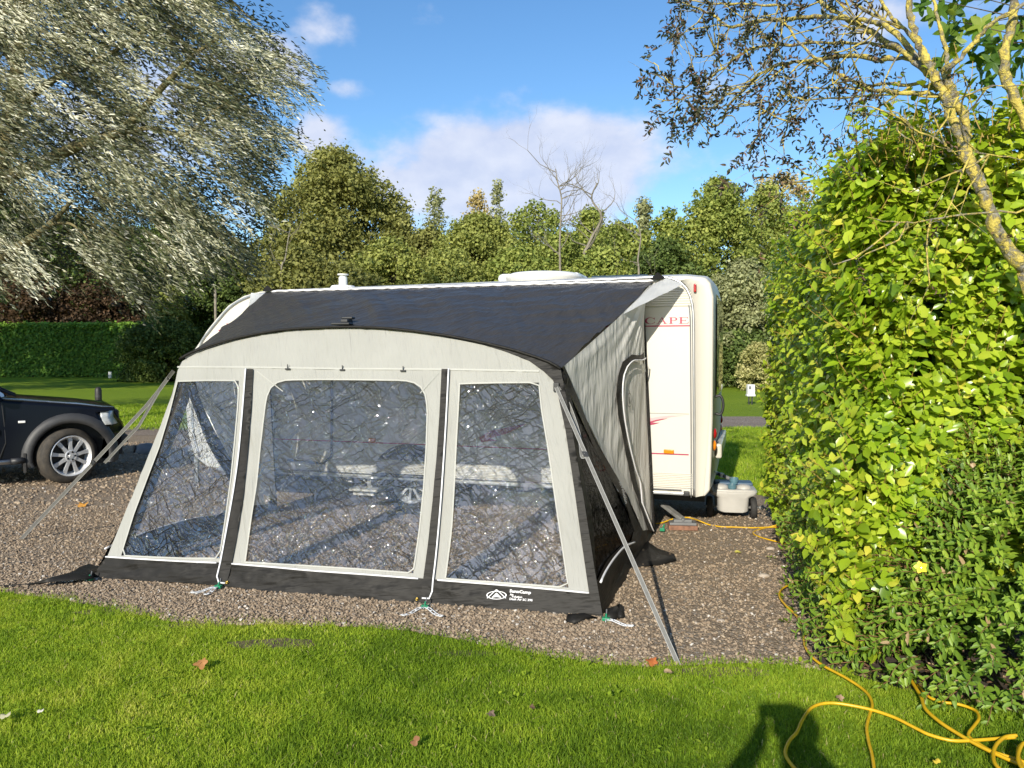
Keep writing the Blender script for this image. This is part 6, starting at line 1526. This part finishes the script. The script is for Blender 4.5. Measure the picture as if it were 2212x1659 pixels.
for P in BR[5:]:
    for k in range(int(len(P)*.33)):
        i = rng.integers(int(len(P)*.25), len(P)); d = nz(np.array([-.4, rng.normal(0, .6), rng.normal(-.1, .6)]))
        if proj(P[i])[0] < 668: continue
        grow(mb, P[i], d, rng.uniform(.14, .40), .0055, 1, .5, -.05, (1, 2), tips, 4, 4, .3)
mb.build('trunk', M['lichen'], rw, smooth=True)
PL, DL, TL, SL = [], [], [], []
for p, d, dep in tips+[(P[-1], nz(P[-1]-P[-4]), 0) for P in BR[5:]]:
    if proj(p)[0] > 880 and rng.random() < .6: continue
    if rng.random() < .25 or proj(p)[0] < 636: continue
    for q in range(rng.integers(1, 3)):
        dd = nz(d+rng.normal(0, .5, 3)-ZZ*.25); L = rng.uniform(.08, .16); e = nz(np.cross(dd, rand_dirs(1)[0]))
        for j in range(4):
            for sg in (-1, 1): PL.append(p+dd*L*(j+.6)/4.5); DL.append(nz(e*sg+dd*.5+rng.normal(0, .3, 3))); SL.append(rng.uniform(.022, .038)*p[1]/4.2); TL.append(rng.random())
        PL.append(p+dd*L); DL.append(dd); SL.append(.035*p[1]/4.2); TL.append(rng.random())
M['lf_row'] = leafmat('rowan_leaf', [(0, (.018, .026, .012)), (.45, (.035, .05, .02)), (.7, (.075, .055, .03)), (1, (.17, .09, .05))], .5, .15, .4)
SL = np.array(SL); CURL = [(a, b, c-(.22 if a == 1 else .0)+abs(b)*.35) for a, b, c in LEAF6]
leaves('crown', PL, np.array(DL), rand_dirs(len(PL)), SL, SL*.42, CURL, LEAF6F, M['lf_row'], rw, np.array(TL))
# large lobed leaves at the top right
sy = thing('maple_sapling', 'sapling with large lobed green leaves behind the lichen covered branches', 'tree', (3.4, 4.3, 0))
a_ = np.linspace(0, 2*PI, 41)[:-1]; lob = lambda t: .42+.58*(1-abs((((t/(2*PI)*5+.5) % 1)-.5)*2))**1.3
ring = [(.45+.6*lob(t)*math.cos(t), .6*lob(t)*math.sin(t), .06*math.cos(3*t)) for t in a_]
TP = ring+[(.45, 0, -.03)]; TF = [(i, (i+1) % 40, 40) for i in range(40)]
PL, NLs = [], []
for i in range(330):
    u, v = rng.uniform(925, 1130), rng.uniform(-120, 150)
    if v > 40+.5*(u-925)+rng.normal(0, 18): continue
    PL.append(W(u, v, rng.uniform(4.0, 4.7))); NLs.append(nz(np.array([-.4, -.8, .4])+rng.normal(0, .5, 3)))
PL = np.array(PL); M['lf_syc'] = leafmat('maple_leaf', [(0, (.04, .10, .012)), (.6, (.11, .21, .022)), (1, (.25, .32, .04))], .45, .4, .4)
leaves('crown', PL, nz(rand_dirs(len(PL))-ZZ*.6), np.array(NLs), rng.uniform(.09, .14, len(PL)), rng.uniform(.09, .14, len(PL)), TP, TF, M['lf_syc'], sy)
mb = MB(); mb.tube([[3.4, 4.3, 0], [3.35, 4.35, 2], [3.2, 4.4, 3.6], [3.0, 4.4, 4.6]], [.05, .04, .03, .015], 8)
for p in PL[::4]: mb.tube([np.array([3.2, 4.4, p[2]-.3]), (p+np.array([3.2, 4.4, p[2]]))/2, p], [.006, .004, .002], 4, cap=False)
mb.build('trunk', M['bark'], sy, smooth=True)
# ------------------------------------------------------------------ the photographer, known only by the shadow on the lawn
pr_ = thing('person', 'person holding a phone up in both hands, seen only as a shadow on the lawn', 'person', (-.03, -.42, 0))
J = {'pelvis': (-.03, -.42, .98, .19, .15), 'waist': (-.03, -.42, 1.12, .19, .14), 'chest': (-.03, -.42, 1.35, .21, .14), 'neckb': (-.03, -.41, 1.50, .075, .07), 'neck': (-.03, -.39, 1.57, .058, .06), 'jaw': (-.03, -.365, 1.63, .065, .08), 'head': (-.03, -.375, 1.73, .082, .10), 'crown': (-.03, -.385, 1.80, .06, .075)}
E = [('pelvis', 'waist'), ('waist', 'chest'), ('chest', 'neckb'), ('neckb', 'neck'), ('neck', 'jaw'), ('jaw', 'head'), ('head', 'crown')]
for sg, n1 in ((-1, 'l'), (1, 'r')):
    x = lambda v: -.03+sg*v
    J.update({n1+'sh': (x(.20), -.42, 1.44, .085, .08), n1+'el': (x(.36), -.30, 1.28, .062, .06), n1+'wr': ((.01+sg*.085), -.07, 1.55, .042, .036), n1+'palm': (.01+sg*.075, -.045, 1.61, .034, .018), n1+'hip': (x(.10), -.42, .92, .10, .10), n1+'kn': (x(.12), -.40, .50, .062, .065), n1+'an': (x(.13), -.43, .09, .042, .045), n1+'toe': (x(.15), -.27, .04, .04, .03)})
    E += [('chest', n1+'sh'), (n1+'sh', n1+'el'), (n1+'el', n1+'wr'), (n1+'wr', n1+'palm'), ('pelvis', n1+'hip'), (n1+'hip', n1+'kn'), (n1+'kn', n1+'an'), (n1+'an', n1+'toe')]
    for f in range(5):
        ks = [n1+'palm']; ang = (f-1.5)*.012; L = (.085, .092, .086, .07, .06)[f]
        for q in range(2):
            key = n1+'f%d%d' % (f, q); fr_ = (q+1)/2
            if f < 4: J[key] = (.01+sg*(.075-.02*fr_+.004), -.045-.012+.018*(f-1.5)*.8+0*fr_, 1.59+L*fr_*.55, .0085-.001*q, .0085-.001*q)
            else: J[key] = (.01+sg*(.075-.03*fr_), -.075, 1.59+.02*fr_, .010-.001*q, .010-.001*q)
            E.append((ks[-1], key)); ks.append(key)
names = list(J); idx = {k: i for i, k in enumerate(names)}
me = bpy.data.meshes.new('body'); o0 = wloc(pr_)
me.from_pydata([tuple(np.array(J[k][:3])-o0) for k in names], [(idx[a], idx[b]) for a, b in E], []); bo_ = bpy.data.objects.new('body', me); col.objects.link(bo_); bo_.parent = pr_
md = bo_.modifiers.new('skin', 'SKIN'); sv = me.skin_vertices[0].data
for k in names: sv[idx[k]].radius = J[k][3:5]; sv[idx[k]].use_root = (k == 'pelvis')
md = bo_.modifiers.new('sub', 'SUBSURF'); md.levels = md.render_levels = 2
me.materials.append(simple('dark_clothing', (.06, .065, .08), .8, vary=.1))
mb = MB(); mb.lathe([-.03, -.385, 1.715], ZZ, [(0, .098), (.04, .102), (.085, .088), (.115, .05), (.122, 0)], 20); mb.build('hair', simple('brown_hair', (.07, .05, .03), .8, vary=.2), pr_, smooth=True)

ph_o = thing('mobile_phone', 'flat phone held up by the person, seen only within the shadow on the lawn', 'phone', (0, -.02, 1.64))
mb = MB(); mb.box([.0, -.030, 1.655], RT, [0, 1, 0], ZZ, .075, .004, .037); mb.build('case', M['dark_plastic'], ph_o, bevel=.002)
